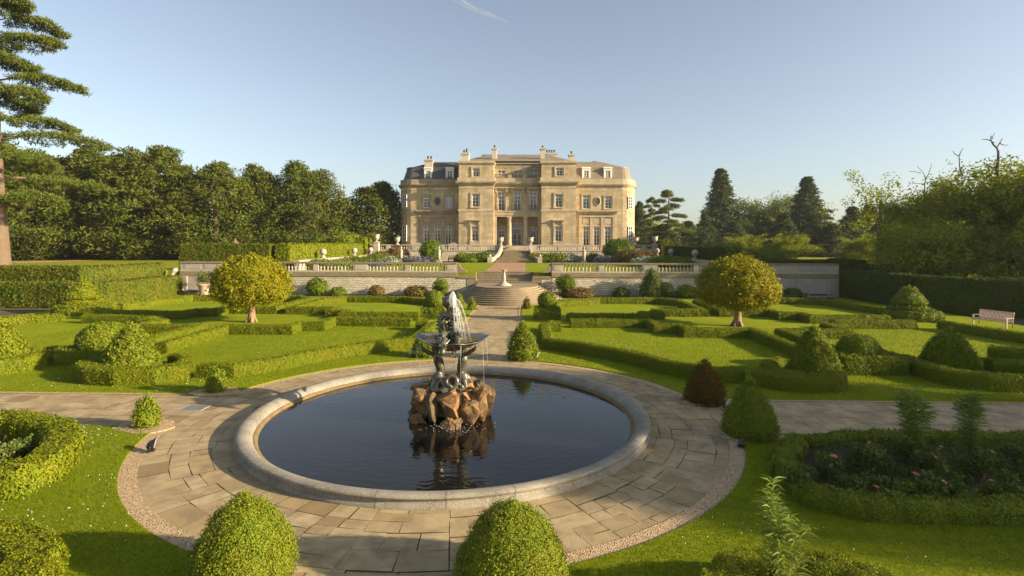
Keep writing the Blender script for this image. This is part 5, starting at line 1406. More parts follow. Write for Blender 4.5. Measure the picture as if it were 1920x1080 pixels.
bed(672, 484, 1.6, 1.1, 72, 'leafy green mound beside the white side wall, middle', 'shrub', 1.8)
bed(640, 487, 1.2, .9, 66, 'grey green mound beside the white side wall, near end', 'box_dark', 1.8)
bed(590, 489, 1.6, .9, 64, 'low green plants behind the balustrade beyond the golden tree', 'shrub', 2.2)
bed(708, 492, .8, .8, 68, 'small lavender clump behind the balustrade', 'purple_plant', 1.4)
for k, (px, lab, mat) in enumerate(((868, 'dark green bedding mound nearest the bust', 'box_dark'), (886, 'mid green bedding mound in the row left of the steps', 'shrub'), (903, 'bright green bedding mound next to the steps, cedar side', 'shrub'), (918, 'round green bedding mound against the cheek wall', 'box_dark'), (878, 'low lime bedding in front of the dark mound', 'shrub'))):
    bed(px, 484, 1.15, 1.35 if k < 4 else .8, 89.3 if k < 4 else 87, lab, mat)
for k, (px, lab, mat) in enumerate(((1018, 'green bedding mound beside the steps, bench side', 'shrub'), (1034, 'yellow green bedding mound, second from the steps', 'shrub'), (1050, 'deep green bedding mound in the sunny row', 'box_dark'), (1066, 'grey leaved bedding mound beside the wooden bench', 'grey_plant'), (1112, 'bright green bedding mound just past the bust', 'shrub'), (1006, 'small yellow bush behind the cheek wall', 'box_gold'))):
    bed(px, 484, 1.2, 1.3, 89.2, lab, mat)
for k, (px, lab, mat, h) in enumerate(((1142, 'blue grey low plant in the shaded border', 'purple_plant', .9), (1180, 'dark red leaved bush in the shaded border', 'russet_plant', 2.0), (1205, 'dark red bush under the shaded urn', 'russet_plant', 1.8), (1216, 'grey cushion plant in the shaded border', 'grey_plant', 1.0), (1250, 'dark green plants along the shaded side wall', 'shrub', 1.3), (1290, 'green groundcover mound nearest the golden tree, shaded border', 'box_dark', 1.2), (1330, 'low dark planting behind the golden crown', 'shrub', 1.0))):
    bed(px, 484, 1.8, h, 86-3.0*k, lab, mat, 1.4)
#@@ROSES
# ------------------------------------------------------------------ rose beds and willowy plants
GRB = 'box edging of the rose beds'
def bed_edge(pts, label, w=.5, h=.5, mat='box_hedge'):
    hedge(pts, label, w, h, mat, .03, 'box_edging', GRB, .12, .07, 'hedge', .0034, 1.6, 4)
def soil(pts): sheet('flower_bed', pts, .03, .075, M['soil'])
bed_edge([(16.5, 15.6), (13.5, 15.65), (11.2, 15.55), (9.9, 15.0)], 'low loose box edging at the back of the shaded rose bed', .42, .26, 'box_dark')
bed_edge([(9.6, 14.85), (8.7, 13.7), (8.3, 12.6), (8.4, 11.7), (9.2, 11.25), (11.5, 11.2), (16.5, 11.2)], 'leafy box edging round the near side of the big shaded rose bed', .52, .40, 'box_dark')
soil([(16.5, 15.5), (11.2, 15.4), (9.7, 14.8), (8.6, 12.8), (8.8, 11.4), (16.5, 11.4)])
bed_edge([(-16.5, 15.2), (-12.0, 15.2), (-10.4, 14.7), (-9.2, 13.5), (-8.65, 12.3), (-8.75, 11.6), (-9.4, 11.3), (-14.5, 11.3)], 'sunlit box edging round the rose bed beside the daisies', .75, .60)
soil([(-16.5, 15.2), (-12, 15.2), (-10, 14.4), (-8.9, 12.6), (-8.9, 11.4), (-16.5, 11.4)])
bed_edge([(-7.3, 9.25), (-6.3, 9.1), (-5.5, 8.6), (-5.05, 7.9), (-5.0, 7.1), (-5.4, 6.2)], 'rounded sunlit box edging with pink roses inside, close to us', .8, .6)
soil([(-9.5, 9.3), (-6, 9.2), (-5.1, 8.4), (-5.1, 6.3), (-9.5, 6.3)])
bed_edge(arcp(6.45, 7.35, 1.5, 215, -40, 14), 'rounded box edging with pink roses inside, below the willowy plant', .7, .55)
soil(arcp(6.45, 7.35, 1.45, 0, 345, 20))
def rose_mesh(r):
    mb = MB()
    for ring, (rr, tl, k) in enumerate(((1.0, .25, 7), (.72, .7, 6), (.42, 1.1, 5))):
        for i in range(k):
            a = 2*PI*(i+.5*ring)/k; c, s_ = math.cos(a), math.sin(a); w = .55*r*rr/.8
            p0 = (.12*r*c, .12*r*s_, -.15*r); p1 = (rr*r*math.cos(tl)*c, rr*r*math.cos(tl)*s_, rr*r*math.sin(tl)); m = ((p0[0]+p1[0])/2, (p0[1]+p1[1])/2, p1[2]*.6)
            mb.add([p0, (m[0]-w*s_, m[1]+w*c, m[2]), p1, (m[0]+w*s_, m[1]-w*c, m[2])], [(0, 1, 2, 3)], 0, True)
    return mb
_rose = {}
def rosebush(x, y, h, r, lab, blooms, dens=230, mat='rose_leaf'):
    b = thing('rose_bush', lab, 'rose bush', (x, y, .05), rng.uniform(0, 6), 'rose bushes in the box edged beds')
    mb = MB(); tips = []
    for k in range(7):
        a = rng.uniform(0, 2*PI); e = (r*.8*math.cos(a)*rng.uniform(.3, 1), r*.8*math.sin(a)*rng.uniform(.3, 1), h*rng.uniform(.65, 1.0)); tips.append(e)
        twig_tube(mb, (0, 0, 0), e, .010, .005, .12, 4, 0, 5)
    mb.build('stem', M['bark'], b)
    cen = [np.array(t_)*rng.uniform(.45, 1.0) for t_ in tips for _ in range(4)]
    V = clump_leaves(cen, rng.uniform(.10, .20, len(cen)), dens//7, .085, .05, .8, .2, .1)
    np_obj('leaves', V, np.arange(len(V)).reshape(-1, 4), M[mat], b)
    for i in range(blooms):
        e = tips[i % len(tips)]; key = i % 2
        if key not in _rose: o = rose_mesh(.080 if key else .055).build('rose_bloom', M['petal'], b); _rose[key] = o
        else: o = _rose[key].copy(); C.objects.link(o); o.parent = b
        o.location = (e[0], e[1], e[2]+.02); o.rotation_euler = (rng.uniform(-.5, .5)+.4, rng.uniform(-.5, .5), rng.uniform(0, 6))
    return b
for (px, py, h, r, lab, n) in (
    (1500, 905, .55, .36, 'low rose bush in the shaded bed corner with one pale bud', 1), (1560, 880, .62, .45, 'rose bush at the back of the shaded bed with small white buds', 2), (1600, 925, .55, .45, 'dark rose bush near the front edging, few leaves', 0),
    (1650, 880, .78, .5, 'rose bush carrying the big mauve pink bloom', 2), (1668, 930, .58, .5, 'rose bush with a smaller magenta bloom near the bed middle', 2), (1735, 925, .68, .52, 'rose bush with two pale pink buds at the bed middle', 3),
    (1745, 880, .75, .5, 'rose bush with pink and red blooms behind the middle', 3), (1800, 930, .62, .55, 'dense dark rose bush toward the far end of the bed', 1), (1835, 885, .8, .6, 'leafy rose bush between the willowy plant and the edging', 1), (1885, 935, .7, .6, 'rose bush with one crimson bloom at the frame edge', 2), (1895, 870, .7, .6, 'green rose bush at the back by the frame edge', 0), (1700, 850, .65, .55, 'pale green rose bush at the back of the shaded bed', 0), (1620, 855, .6, .5, 'low dark rose bush by the back edging', 0)):
    x, y, _ = at(px, py, None, .3); rosebush(x, y, h, r, lab, n)
for (px, py, h, r, lab, n) in ((15, 860, .75, .5, 'rose bush inside the sunlit edging near the daisies', 1), (60, 840, .55, .4, 'dark low rose bush behind the first one, sunlit bed', 1), (20, 905, .6, .45, 'bronze leaved rose bush at the front of the sunlit bed', 0)):
    x, y, _ = at(px, py, None, .3); rosebush(x-.2, y, h, r, lab, n)
for (x, y, h, r, lab, n) in ((-6.15, 8.0, .95, .55, 'tall rose bush with bright pink blooms in the rounded bed', 5), (-5.75, 7.5, .75, .5, 'lower rose bush with pink buds near the rounded edging', 3), (-6.8, 8.4, .85, .5, 'rose bush with pink blooms at the picture edge', 3), (5.75, 7.75, .65, .45, 'rose bush with a rosy bloom and buds under the willowy plant', 3), (6.95, 7.6, .6, .4, 'rose bush with a coral bloom beyond the willowy plant', 3), (6.4, 7.0, .5, .45, 'low leafy rose bush at the foot of the willowy plant', 1)):
    rosebush(x, y, h, r, lab, n, 300, 'shrub' if x < 0 else 'rose_leaf')
def willowy(x, y, h, r, lab, n, L):
    t = thing('willowy_plant', lab, 'tall plant', (x, y, .05), 0, 'tall willow leaved perennials')
    mb = MB(); P = []; N = []
    for k in range(n):
        a = rng.uniform(0, 2*PI); q = r*.55*math.sqrt(rng.uniform(.02, 1)); hh = h*(1-.55*(q/r)**1.0)*rng.uniform(.75, 1.0)*rng.uniform(.8, 1.02)
        p0 = np.array([q*.6*math.cos(a), q*.6*math.sin(a), 0]); p1 = np.array([q*math.cos(a)*1.05, q*math.sin(a)*1.05, hh])
        pts = [p0+(p1-p0)*u+np.array([math.cos(a), math.sin(a), 0])*.10*u*u for u in np.linspace(0, 1, 6)]
        mb.tube(pts, list(np.linspace(.008, .003, 6)), 4)
        m = int(64*hh/h)
        for u in np.concatenate([rng.uniform(.12, 1.0, m), rng.uniform(.8, 1, 16)]):
            P.append(p0+(p1-p0)*u+np.array([math.cos(a), math.sin(a), 0])*.10*u*u); b = rng.uniform(0, 2*PI); N.append([math.cos(b), math.sin(b), rng.uniform(.1, .9)])
    mb.build('stem', M['willow_leaf'], t)
    P = np.array(P); N = np.array(N); N /= np.linalg.norm(N, axis=1)[:, None]
    s = np.cross(N, rng.normal(size=N.shape)); s /= np.linalg.norm(s, axis=1)[:, None]
    l = L*rng.uniform(.6, 1.2, (len(P), 1)); w = L*.055
    V = np.empty((len(P), 4, 3)); V[:, 0] = P; V[:, 1] = P+N*l*.45+s*w; V[:, 2] = P+N*l-np.array([0, 0, .25])*l; V[:, 3] = P+N*l*.45-s*w
    np_obj('leaves', V.reshape(-1, 3), np.arange(4*len(P)).reshape(-1, 4), M['willow_leaf'], t)
x, y, _ = at(1470, 1078, 8.35); willowy(x, y, 2.4, .38, 'sunlit feathery plant rising from the rounded bed close to us', 15, .24)
x, y, _ = at(1712, 850, 14.0); willowy(x, y, 2.45, .42, 'shaded feathery plant in the big rose bed, nearer the pool', 20, .28)
x, y, _ = at(1815, 850, 14.4); willowy(x, y, 2.45, .36, 'shaded feathery plant in the big rose bed, second and slimmer', 17, .28)
#@@TREES
# ------------------------------------------------------------------ trees
def tree_root(name, lab, cat='tree', group=None): return thing(name, lab, cat, (0, 0, 0), 0, group)
def crown_obj(V, mat, parent, name='crown'): return np_obj(name, V, np.arange(len(V)).reshape(-1, 4), M[mat], parent)
def yew(seed, H, Rr, lab, grp, mat='yew_tree', leaf=.42, nclump=560, per=56, low=.0):
    global rng
    rng = np.random.default_rng(seed)
    t = tree_root('yew_tree', lab, 'tree', grp)
    mb = MB(); twig_tube(mb, (0, 0, -.3), (0, 0, H*.75), .55, .12, .03, 6, 0, 8)
    cen = []; rad = []
    lead = [(rng.uniform(-.35, .35)*Rr, rng.uniform(-.35, .35)*Rr, rng.uniform(.82, 1.0)*H) for _ in range(5)]+[(0, 0, H*.93)]
    while len(cen) < nclump:
        z = rng.uniform(low, 1.0)*H; l = lead[rng.integers(len(lead))]
        if z > l[2]: continue
        u = z/l[2]
        R = Rr*(math.sin(min(1, u/.30)*PI/2)**.6 if u < .30 else max(.03, (1-((u-.30)/.70)**1.6))**.75)*(1.0 if l is lead[-1] else .72)
        a = rng.uniform(0, 2*PI); q = R*math.sqrt(rng.uniform(.25, 1.0))
        cen.append((l[0]*u+q*math.cos(a), l[1]*u+q*math.sin(a), z)); rad.append(rng.uniform(.65, 1.45)*(1-.35*u)*Rr/6.0)
    for k in range(10):
        c = cen[rng.integers(len(cen))]; twig_tube(mb, (0, 0, c[2]*.7), c, .14, .03, .1, 4, 0, 5)
    mb.build('trunk', M['bark'], t)
    crown_obj(clump_leaves(cen, rad, per, leaf*1.35, leaf*.42, .85, 1.1, .25), mat, t)
    return t
GY = 'dark evergreen trees along the cedar side'
yews = [yew(101, 18.5, 8.0, 'x', GY), yew(102, 17.0, 7.5, 'x', GY), yew(103, 19.0, 6.0, 'x', GY)]
def place(proto, first, px, top, Y, lab, z=2.4, wpx=None, rz=None, grp=None, H0=1.0, W0=1.0):
    """put a copy of PROTO (height H0, width W0) so that its axis stands at pixel PX and its tip reaches pixel row TOP"""
    x = at(px, 456, Y)[0]; zt = at(px, top, Y)[2]; sz = (zt-z)/H0
    sx = (wpx*Y/F_PX)/W0 if wpx else sz
    o = proto if first else dup(proto, (0, 0, 0))
    o.location = (x, Y, z); o.scale = (sx, sx, sz); o.rotation_euler = (0, 0, rz if rz is not None else rng.uniform(0, 6))
    o['label'] = lab
    if grp: o['group'] = grp
    return o
yl = [  # proto, px, top, Y, width px, label
    (0, 60, 290, 92, 170, 'dark yew behind the cedar branches, nearest the frame edge'),
    (2, 165, 266, 100, 150, 'tall narrow-topped yew just clear of the cedar branches'),
    (0, 275, 276, 97, 180, 'broad round-headed yew, the biggest of the dark row'),
    (1, 392, 310, 98, 150, 'brownish yew right behind the round-headed one'),
    (2, 335, 305, 112, 110, 'darker yew peeping between the broad one and the brownish one'),
    (1, 492, 312, 104, 110, 'dark yew above the golden tree, first past the gap'),
    (0, 578, 311, 106, 140, 'dark yew with a flat head behind the long clipped hedge'),
    (1, 700, 342, 116, 130, 'yew standing right against the grey end of the house'),
    (2, 640, 372, 124, 90, 'low dark yew in the dip beside the house yew'),
    (2, 215, 285, 114, 120, 'dark yew filling behind the tall narrow-topped one'),
    (1, 110, 300, 112, 150, 'yew in deep shade behind the cedar trunk'),
    (1, 455, 345, 122, 90, 'lower dark yew in the gap above the golden tree'),
    (0, -40, 250, 100, 190, 'yew at the very edge of the view behind the cedar trunk')]
seen = set()
HW = [(18.5, 16), (17.0, 15), (19.0, 12)]
for k, px, top, Y, w, lab in yl:
    place(yews[k], k not in seen, px, top, Y, lab, 1.9, w*1.45, None, GY, *HW[k]); seen.add(k)
# light shrubs at the feet of the yews
rng = np.random.default_rng(55)
for k, (px, h, r, Y, lab, mat) in enumerate(((40, 1.7, 3.0, 96, 'low green shrub at the foot of the yews by the cedar trunk', 'shrub'), (90, 1.6, 2.4, 97, 'grey green shrub in the yew border, second along', 'box_dark'), (135, 2.0, 2.4, 98, 'bright shrub in the yew border above the gravel walk', 'shrub'), (185, 2.0, 2.4, 98, 'yellowish shrub in the yew border above the gravel walk', 'shrub'), (235, 2.7, 3.0, 97, 'large bright green bush under the round-headed yew', 'shrub'), (285, 2.4, 2.4, 98, 'flowering shrub beside the large bright bush', 'shrub'), (330, 4.0, 2.4, 98, 'tall light green shrub behind the hedge end', 'shrub'), (385, 4.2, 2.6, 98, 'white flowered shrub behind the banded hedge', 'shrub'), (600, 4.6, 3.0, 101, 'pale green shrub behind the long sunlit hedge', 'shrub'), (650, 5.0, 3.0, 100, 'dim green shrub beside the pale one', 'box_dark'))):
    x = at(px, 456, Y)[0]
    o = leafy('border_shrub', rev_quads(cone_prof(r, h, 'ball'), (x, Y, 2.1), 16), .30, .2, 1.2, .45, 1.3, mat, None, .4, .4, .15); tag(o, lab, 'shrub', 'shrubs at the foot of the yews')
t = thing('summerhouse', 'small brown conical thatched roof showing above the clipped hedge', 'summerhouse', (*at(441, 460, 88)[:2], 2.4))
mb = MB(); mb.lathe([(1.5, 3.3), (1.55, 3.4), (.75, 4.3), (.18, 5.0), (.2, 5.15), (0, 5.5)], (0, 0, 0), 12); mb.build('roof', M['bark'], t)
mb = MB(); mb.lathe([(1.2, 0), (1.2, 3.35)], (0, 0, 0), 12); mb.build('wall', M['bark'], t); t.scale = (.8, .8, .70)

# cedar of Lebanon at the left edge
def cedar(H, lab, trunk_r, levels, reach, per, leaf, seed, lo=.22, mat='cedar', az0=None):
    global rng
    rng = np.random.default_rng(seed)
    t = tree_root('cedar_tree', lab, 'tree')
    mb = MB(); mb.tube([(0, 0, -.4), (.05, 0, .6), (-.05, .02, 3), (-.6, .1, H*.3), (-.8, .1, H*.6), (-.7, 0, H)], [trunk_r*1.45, trunk_r*1.12, trunk_r, trunk_r*.85, trunk_r*.5, .1], 12)
    cen = []; rad = []
    for k in range(levels):
        u = lo+(1-lo)*(k+.5)/levels
        a = (k*2.399+rng.uniform(-.3, .3)); L_ = reach*(1-.62*max(0, (u-.35)/.65)**1.5)*rng.uniform(.66, 1.08)
        if u < .3: L_ *= .8
        z0 = H*u; x0 = -.6-.2*u; rise = L_*rng.uniform(.02, .16)*(1 if u < .8 else 2)
        p0 = np.array([x0, .1, z0]); d = np.array([math.cos(a), math.sin(a), 0.0])
        pts = [p0+d*L_*v+np.array([0, 0, rise*math.sin(PI*v*.75)-L_*.10*v*v]) for v in np.linspace(0, 1, 8)]
        mb.tube(pts, list(np.linspace(.22*(1.2-u), .03, 8)), 6)
        side = np.array([-d[1], d[0], 0])
        for v in np.linspace(.28, 1.0, 11):
            i = v*7; i0 = min(6, int(i)); p = pts[i0]+(pts[i0+1]-pts[i0])*(i-i0)
            wdt = L_*.26*math.sin(PI*min(1, .18+v*.80))+.5
            for sgn in (-1, 1):
                for q in np.linspace(.12, 1, 3):
                    c = p+side*sgn*wdt*q+d*rng.uniform(-.2, .5)+np.array([0, 0, rng.uniform(-.25, .22)-.30*q*wdt*.5])
                    cen.append(c); rad.append(rng.uniform(.35, .75))
            cen.append(p+np.array([0, 0, .2])); rad.append(rng.uniform(.4, .7))
    mb.build('trunk', M['bark'], t)
    V = clump_leaves(cen, rad, per, leaf, leaf*.22, .38, -.55, .1)
    crown_obj(V, mat, t)
    return t
c = cedar(34, 'huge spreading cedar at the frame edge with layered drooping branches', 1.0, 30, 12.3, 52, .44, 71)
c.location = (*at(-2, 500, 63)[:2], 2.35)
#@@RIGHT
# ------------------------------------------------------------------ trees beyond the shaded side
def broadleaf(seed, H, R, lab, nb=9, leaf=.30, per=46, mat='broad', z0=.22, grp=None, open_=1.0, trunk=.45, twigs=3):
    """forked limbs, leaf clumps at every twig end"""
    global rng
    rng = np.random.default_rng(seed)
    t = tree_root('broadleaf_tree', lab, 'tree', grp)
    mb = MB(); cen = []; rad = []
    twig_tube(mb, (0, 0, -.4), (.2, 0, H*.5), trunk, trunk*.5, .04, 6, 0, 9)
    for k in range(nb):
        a = 2*PI*k/nb+rng.uniform(-.3, .3); z = H*rng.uniform(z0, .48); el = rng.uniform(-.12, 1.15)
        L_ = R*rng.uniform(.62, .9)
        e = np.array([math.cos(a)*math.cos(el)*L_, math.sin(a)*math.cos(el)*L_, min(H*.97, z+math.sin(el)*(H-z)*.82+H*.06)])
        twig_tube(mb, (.1, 0, z), e, trunk*.42, trunk*.12, .10, 6, 0, 6)
        for j in range(7):
            u = rng.uniform(.35, 1.0); b = np.array([.1, 0, z])*(1-u)+e*u
            d = rng.normal(size=3); d[2] = abs(d[2])*.5; d /= np.linalg.norm(d)
            f = b+d*R*rng.uniform(.18, .40)
            twig_tube(mb, b, f, trunk*.12, trunk*.03, .12, 4, 0, 5)
            for q in range(twigs+2):
                g = b+(f-b)*rng.uniform(.3, 1.1)+rng.normal(size=3)*R*.09
                cen.append(g); rad.append(R*rng.uniform(.07, .15)*open_)
    mb.build('trunk', M['bark'], t)
    crown_obj(clump_leaves(cen, rad, per, leaf, leaf*.55, .95, .2, .2), mat, t)
    return t
GR_ = 'park trees beyond the shaded hedge'
big = broadleaf(201, 15, 10.5, 'x', 17, .42, 50, z0=.10, grp=GR_, open_=1.15)
big2 = broadleaf(202, 14, 8.0, 'x', 15, .40, 50, z0=.08, grp=GR_, open_=1.2)
pale = broadleaf(203, 16, 8.5, 'x', 12, .50, 46, 'pale_tree', .12, 'far park trees', 1.5)
def sequoia(seed, H, R, lab, mat='conifer', leaf=.55, n=720, per=44):
    global rng
    rng = np.random.default_rng(seed)
    t = tree_root('conifer_tree', lab, 'tree', 'dark conifers across the park')
    mb = MB(); twig_tube(mb, (0, 0, -.4), (0, 0, H*.97), R*.16, .05, .01, 6, 0, 8); mb.build('trunk', M['bark_red'], t)
    cen = []; rad = []
    for k in range(n):
        u = rng.uniform(0, 1)**1.15; z = H*(.03+.97*u); rr = R*(1-u)**.78*(.85+.22*math.sin(k*1.7+9*u))+.12
        a = rng.uniform(0, 2*PI); q = rr*math.sqrt(rng.uniform(.12, 1.0))
        cen.append((q*math.cos(a), q*math.sin(a), z-.25*q)); rad.append((.35+.16*R*(1-u))*rng.uniform(.7, 1.25))
    crown_obj(clump_leaves(cen, rad, per, leaf, leaf*.35, .75, -.1, .2), mat, t)
    return t
seq = sequoia(301, 26, 4.6, 'x')
fir = sequoia(302, 18, 4.4, 'x', 'conifer', .55, 340, 40)
def bcedar(seed, lab):
    t = cedar(18, lab, .45, 15, 6.5, 26, .42, seed, .30, 'cedar'); t['group'] = 'dark conifers across the park'; return t
fc = bcedar(401, 'x')
def put(proto, first, px, top, Y, lab, H0, W0, wpx, z=2.0): return place(proto, first, px, top, Y, lab, z, wpx, None, None, H0, W0)
put(seq, True, 1351, 317, 165, 'tall pointed redwood, the higher one, right of the ragged cedar', 26, 9.2, 108)
put(seq, False, 1513, 332, 160, 'tall pointed redwood standing between pale trees and the dark firs', 26, 9.2, 108)
put(seq, False, 1199, 378, 150, 'slim dark conifer just past the curved end of the house', 26, 9.2, 60)
put(fc, True, 1252, 360, 122, 'ragged open cedar with flat branches beside the house', 18, 12, 84)
put(fc, False, 1545, 392, 150, 'small cedar with a flat branch reaching from the second redwood', 18, 12, 60)
put(fc, False, 1220, 372, 140, 'pale wispy conifer behind the ragged cedar', 18, 12, 44)
put(pale, True, 1410, 364, 178, 'pale green leafy tree next to the higher redwood', 16, 17, 130)
put(pale, False, 1474, 358, 174, 'pale green leafy tree next to the second redwood', 16, 17, 115)
put(pale, False, 1442, 374, 190, 'pale tree filling between the two redwoods', 16, 17, 90)
put(fir, True, 1598, 388, 140, 'brownish fir, pointed, right of the second redwood', 18, 8.8, 96)
put(fir, False, 1630, 384, 150, 'broad dark fir next to the brownish pointed one', 18, 8.8, 105)
put(fir, False, 1322, 400, 160, 'small fir at the foot of the higher redwood', 18, 8.8, 70)
put(fir, False, 1430, 398, 140, 'brown green fir in front of the pale trees', 18, 8.8, 90)
put(fir, False, 1470, 400, 138, 'dark fir in front of the pale trees, nearer the second redwood', 18, 8.8, 90)
put(fir, False, 1375, 415, 132, 'low dark fir below the higher redwood', 18, 8.8, 96)
put(fir, False, 1290, 415, 135, 'low dark conifer between the cedar and the redwood', 18, 8.8, 90)
put(fir, False, 1560, 420, 132, 'low dark fir under the second redwood', 18, 8.8, 96)
put(fir, False, 1665, 392, 145, 'dark fir half behind the big leafy tree', 18, 8.8, 96)
put(fir, False, 1245, 420, 110, 'shaded conifer mass low beside the urn', 18, 8.8, 120)
put(big2, True, 1728, 348, 66, 'leafy tree leaning toward the firs, lower than its neighbour', 14, 16, 165)
put(big, True, 1850, 312, 60, 'big sunlit leafy tree with dead branches on top, at the frame edge', 15, 21, 340)
put(big2, False, 1960, 300, 66, 'leafy tree cut off by the frame edge', 14, 16, 250)
put(big2, False, 1770, 400, 54, 'low shaded leafy tree right above the tall dark hedge', 14, 16, 230, -1.5)
put(big2, False, 1890, 410, 52, 'low shaded leafy tree above the dark hedge at the frame edge', 14, 16, 220, -1.5)
put(big2, False, 1730, 425, 62, 'low shaded leafy tree behind the stepped hedge end', 14, 16, 170, -1.0)
put(big2, False, 1400, 440, 98, 'olive bushy tree behind the low dark hedge', 14, 16, 90)
put(big2, False, 1480, 440, 96, 'olive bushy tree behind the low dark hedge, next to the round dark bush', 14, 16, 110)
put(big2, False, 1620, 440, 90, 'shaded bushy tree by the grey trunk', 14, 16, 100)
rng = np.random.default_rng(77)
t = thing('dead_branch', 'bare dead antler branches sticking out above the big leafy tree', 'dead branches', (*at(1862, 330, 60)[:2], 0))
mb = MB()
zt = at(1860, 268, 60)[2]
for (a, b, r) in (((0, 0, zt-4), (.05, 0, zt-1.2), .16), ((.05, 0, zt-1.2), (-.5, 0, zt), .09), ((.05, 0, zt-1.2), (.8, .2, zt-.2), .08), ((-.2, 0, zt-.7), (-1.3, .1, zt-.35), .06), ((.4, .1, zt-.7), (1.2, 0, zt-.9), .05), ((-.35, 0, zt-.3), (-.1, 0, zt+.3), .04), ((-3.2, 0, zt-4), (-3.6, 0, zt-2), .09), ((-3.6, 0, zt-2), (-4.2, 0, zt-1.5), .05), ((-3.6, 0, zt-2), (-3.2, 0, zt-1.2), .05)):
    twig_tube(mb, a, b, r, r*.45, .08, 4, 0, 6)
mb.build('branch', M['dead_wood'], t); t.location.y = 56; t.location.x -= 3.0
t = thing('dead_branch', 'thin bare twigs poking out of the leafy tree that leans toward the firs', 'dead branches', (*at(1735, 350, 64)[:2], 0))
mb = MB(); zt = at(1735, 305, 64)[2]
for (a, b, r) in (((0, 0, zt-5), (0, 0, zt-2), .09), ((0, 0, zt-2), (-.9, 0, zt-.4), .05), ((0, 0, zt-2), (.7, 0, zt-.1), .05), ((-.5, 0, zt-1.2), (-1.8, 0, zt-1.0), .04), ((0, 0, zt-2.4), (-1.9, 0, zt-2.2), .04)):
    twig_tube(mb, a, b, r, r*.4, .1, 4, 0, 5)
mb.build('branch', M['dead_wood'], t)
o = shrub(1450, 487, 1.6, 2.6, 72, 'round dark clipped bush behind the low dark hedge', 'box_dark', 'ball', 2.4, .1, 'round_bush', None)
t = thing('tree_trunk', 'single pale grey trunk standing in the gap above the stepped dark hedge', 'tree', (*at(1649, 505, 75)[:2], 2.3))
mb = MB(); mb.tube([(0, 0, -.2), (0, 0, 1.5), (.1, 0, 5), (.2, 0, 9)], [.55, .42, .38, .25], 9); mb.build('trunk', M['bark'], t)
V = clump_leaves(rng.normal(size=(40, 3))*np.array([3.2, 3.2, 2.2])+np.array([0, 0, 8.5]), rng.uniform(.8, 1.4, 40), 60, .35, .2, .8); crown_obj(V, 'broad', t)
# trees outside the view whose shade falls across the garden
GS = 'tall park trees whose shade crosses the garden'
for k, (x, y, sx, sz, pr_, lab) in enumerate(((45.5, 3.0, .50, .80, 1, 'park tree outside the frame shading the front of the rose bed'), (47.0, 5.9, .52, .82, 1, 'park tree outside the frame shading the rose bed middle'), (47.5, 8.8, .52, .84, 1, 'park tree outside the frame shading the pool edge'), (48.0, 11.5, .50, .82, 1, 'park tree outside the frame shading the cross path'), (57.0, 15.2, .72, .74, 1, 'park tree outside the frame shading the lawn by the dark dome'), (60, 51, 1.0, 1.0, 2, 'park tree outside the frame shading the end of the wall'), (66, 63, .9, 1.1, 2, 'park tree outside the frame shading the side wall'))):
    o = dup(big if pr_ == 2 else yews[pr_], (x, y, 1.0), k*1.3, (sx, sx, sz), lab, GS)
# far wood closing the park
rng = np.random.default_rng(88)
n = 900; X = rng.uniform(-260, 330, n); Yw = 235+rng.uniform(-18, 18, n)
hh = 11+3.5*np.sin(X*.045)+2.5*np.sin(X*.13+1)+rng.normal(0, 1, n)
cen = np.stack([X, Yw, 2+hh*rng.uniform(0, 1, n)], 1)
o = crown_obj(clump_leaves(cen, rng.uniform(2.2, 4.2, n), 60, 1.5, .7, .8), 'broad', None, 'far_wood'); struct(o, 'stuff')
tag(o, 'distant wood closing the park behind the firs and the house', 'wood')

# low weeds and bedding over the rose bed soil
def ground_cover(pts, n, lab, mat, L):
    P = np.stack([rng.uniform(min(p[0] for p in pts), max(p[0] for p in pts), n), rng.uniform(min(p[1] for p in pts), max(p[1] for p in pts), n)], 1)
    P = P[inside(pts, P[:, 0], P[:, 1])]
    k = wob(np.concatenate([P, np.zeros((len(P), 1))], 1), 2.1) > -.25
    P = P[k]; C3 = np.concatenate([P, rng.uniform(.08, .22, (len(P), 1))], 1)
    V = clump_leaves(C3, rng.uniform(.06, .16, len(P)), 14, L, L*.5, .8, .5, .1)
    o = np_obj('ground_cover', V, np.arange(len(V)).reshape(-1, 4), M[mat]); struct(o, 'stuff'); return tag(o, lab, 'ground cover')
ground_cover([(16.5, 15.3), (11.4, 15.2), (9.9, 14.6), (8.9, 12.8), (9.1, 11.7), (16.5, 11.7)], 1700, 'low weeds and bedding over the soil of the shaded rose bed', 'rose_leaf', .075)
ground_cover([(-16.5, 15.0), (-12, 15.0), (-10.3, 14.2), (-9.3, 12.6), (-9.3, 11.7), (-16.5, 11.7)], 420, 'low planting over the soil of the sunlit rose bed', 'rose_leaf', .07)
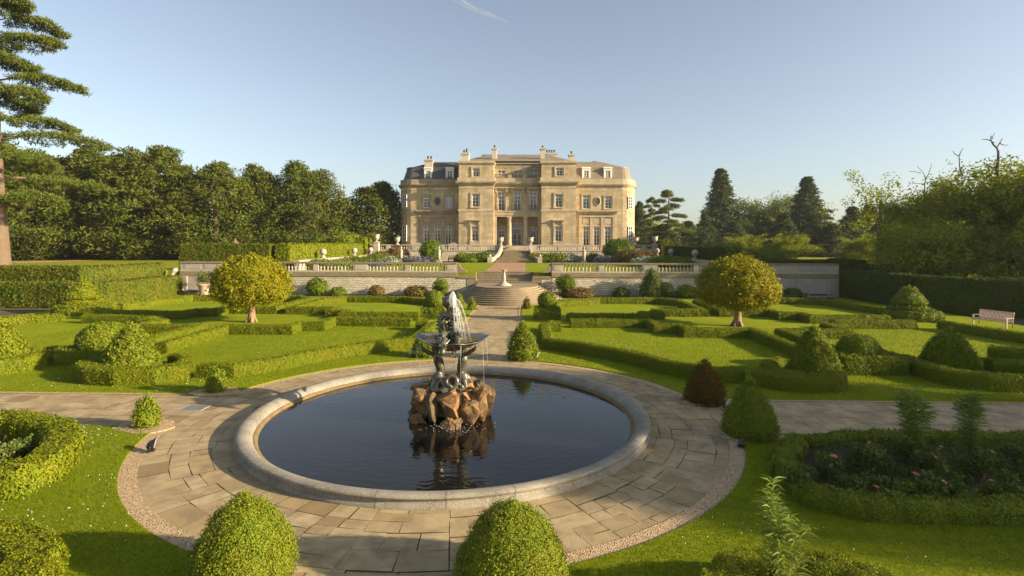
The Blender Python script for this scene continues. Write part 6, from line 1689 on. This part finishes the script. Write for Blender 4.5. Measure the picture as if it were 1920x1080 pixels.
ground_cover([(-9.5, 9.0), (-6.2, 8.9), (-5.5, 8.2), (-5.5, 6.3), (-9.5, 6.3)], 260, 'low planting inside the rounded bed with bright pink blooms', 'rose_leaf', .06)
# vapour trail
def alpha_cloud():
    m, t, out = nt_new('vapour_trail')
    d = nd(t, 'ShaderNodeBsdfDiffuse'); d.inputs[0].default_value = (.9,.9,.9,1); tr = nd(t, 'ShaderNodeBsdfTransparent')
    g = nd(t, 'ShaderNodeLayerWeight', i_Blend=.35)
    k = ramp(t, noise(t, pos(t), .010, 4, .7), [(.40, 0), (.75, .22)])
    iv = nd(t, 'ShaderNodeMath', operation='SUBTRACT'); iv.inputs[0].default_value = 1; t.links.new(g.outputs['Facing'], iv.inputs[1])
    mu = nd(t, 'ShaderNodeMath', operation='MULTIPLY'); t.links.new(k, mu.inputs[0]); t.links.new(iv.outputs[0], mu.inputs[1])
    mx = nd(t, 'ShaderNodeMixShader'); t.links.new(mu.outputs[0], mx.inputs[0]); t.links.new(tr.outputs[0], mx.inputs[1]); t.links.new(d.outputs[0], mx.inputs[2]); t.links.new(mx.outputs[0], out.inputs[0])
    return m
mb = MB(); A_, B_ = np.array(at(820, -18, 3200)), np.array(at(950, 44, 3200))
mb.tube([A_+(B_-A_)*u+np.array([0, 0, 6*math.sin(9*u)]) for u in np.linspace(0, 1, 14)], [17*(1-.75*u)+2 for u in np.linspace(0, 1, 14)], 12)
o = mb.build('vapour_trail', alpha_cloud()); struct(o, 'stuff'); tag(o, 'thin white vapour trail high in the sky above the house', 'vapour trail'); o.visible_shadow = True

if HAZE:
    m, t, out = nt_new('haze_air')
    v = nd(t, 'ShaderNodeVolumePrincipled'); v.inputs['Color'].default_value = (.86,.90,.95,1); v.inputs['Density'].default_value = HAZE; v.inputs['Anisotropy'].default_value = .2
    t.links.new(v.outputs[0], out.inputs['Volume'])
    mb = MB(); mb.box(-330, 380, -130, 420, -1.6, 48); o = mb.build('haze', m); struct(o, 'stuff')
    S.cycles.volume_bounces = 0
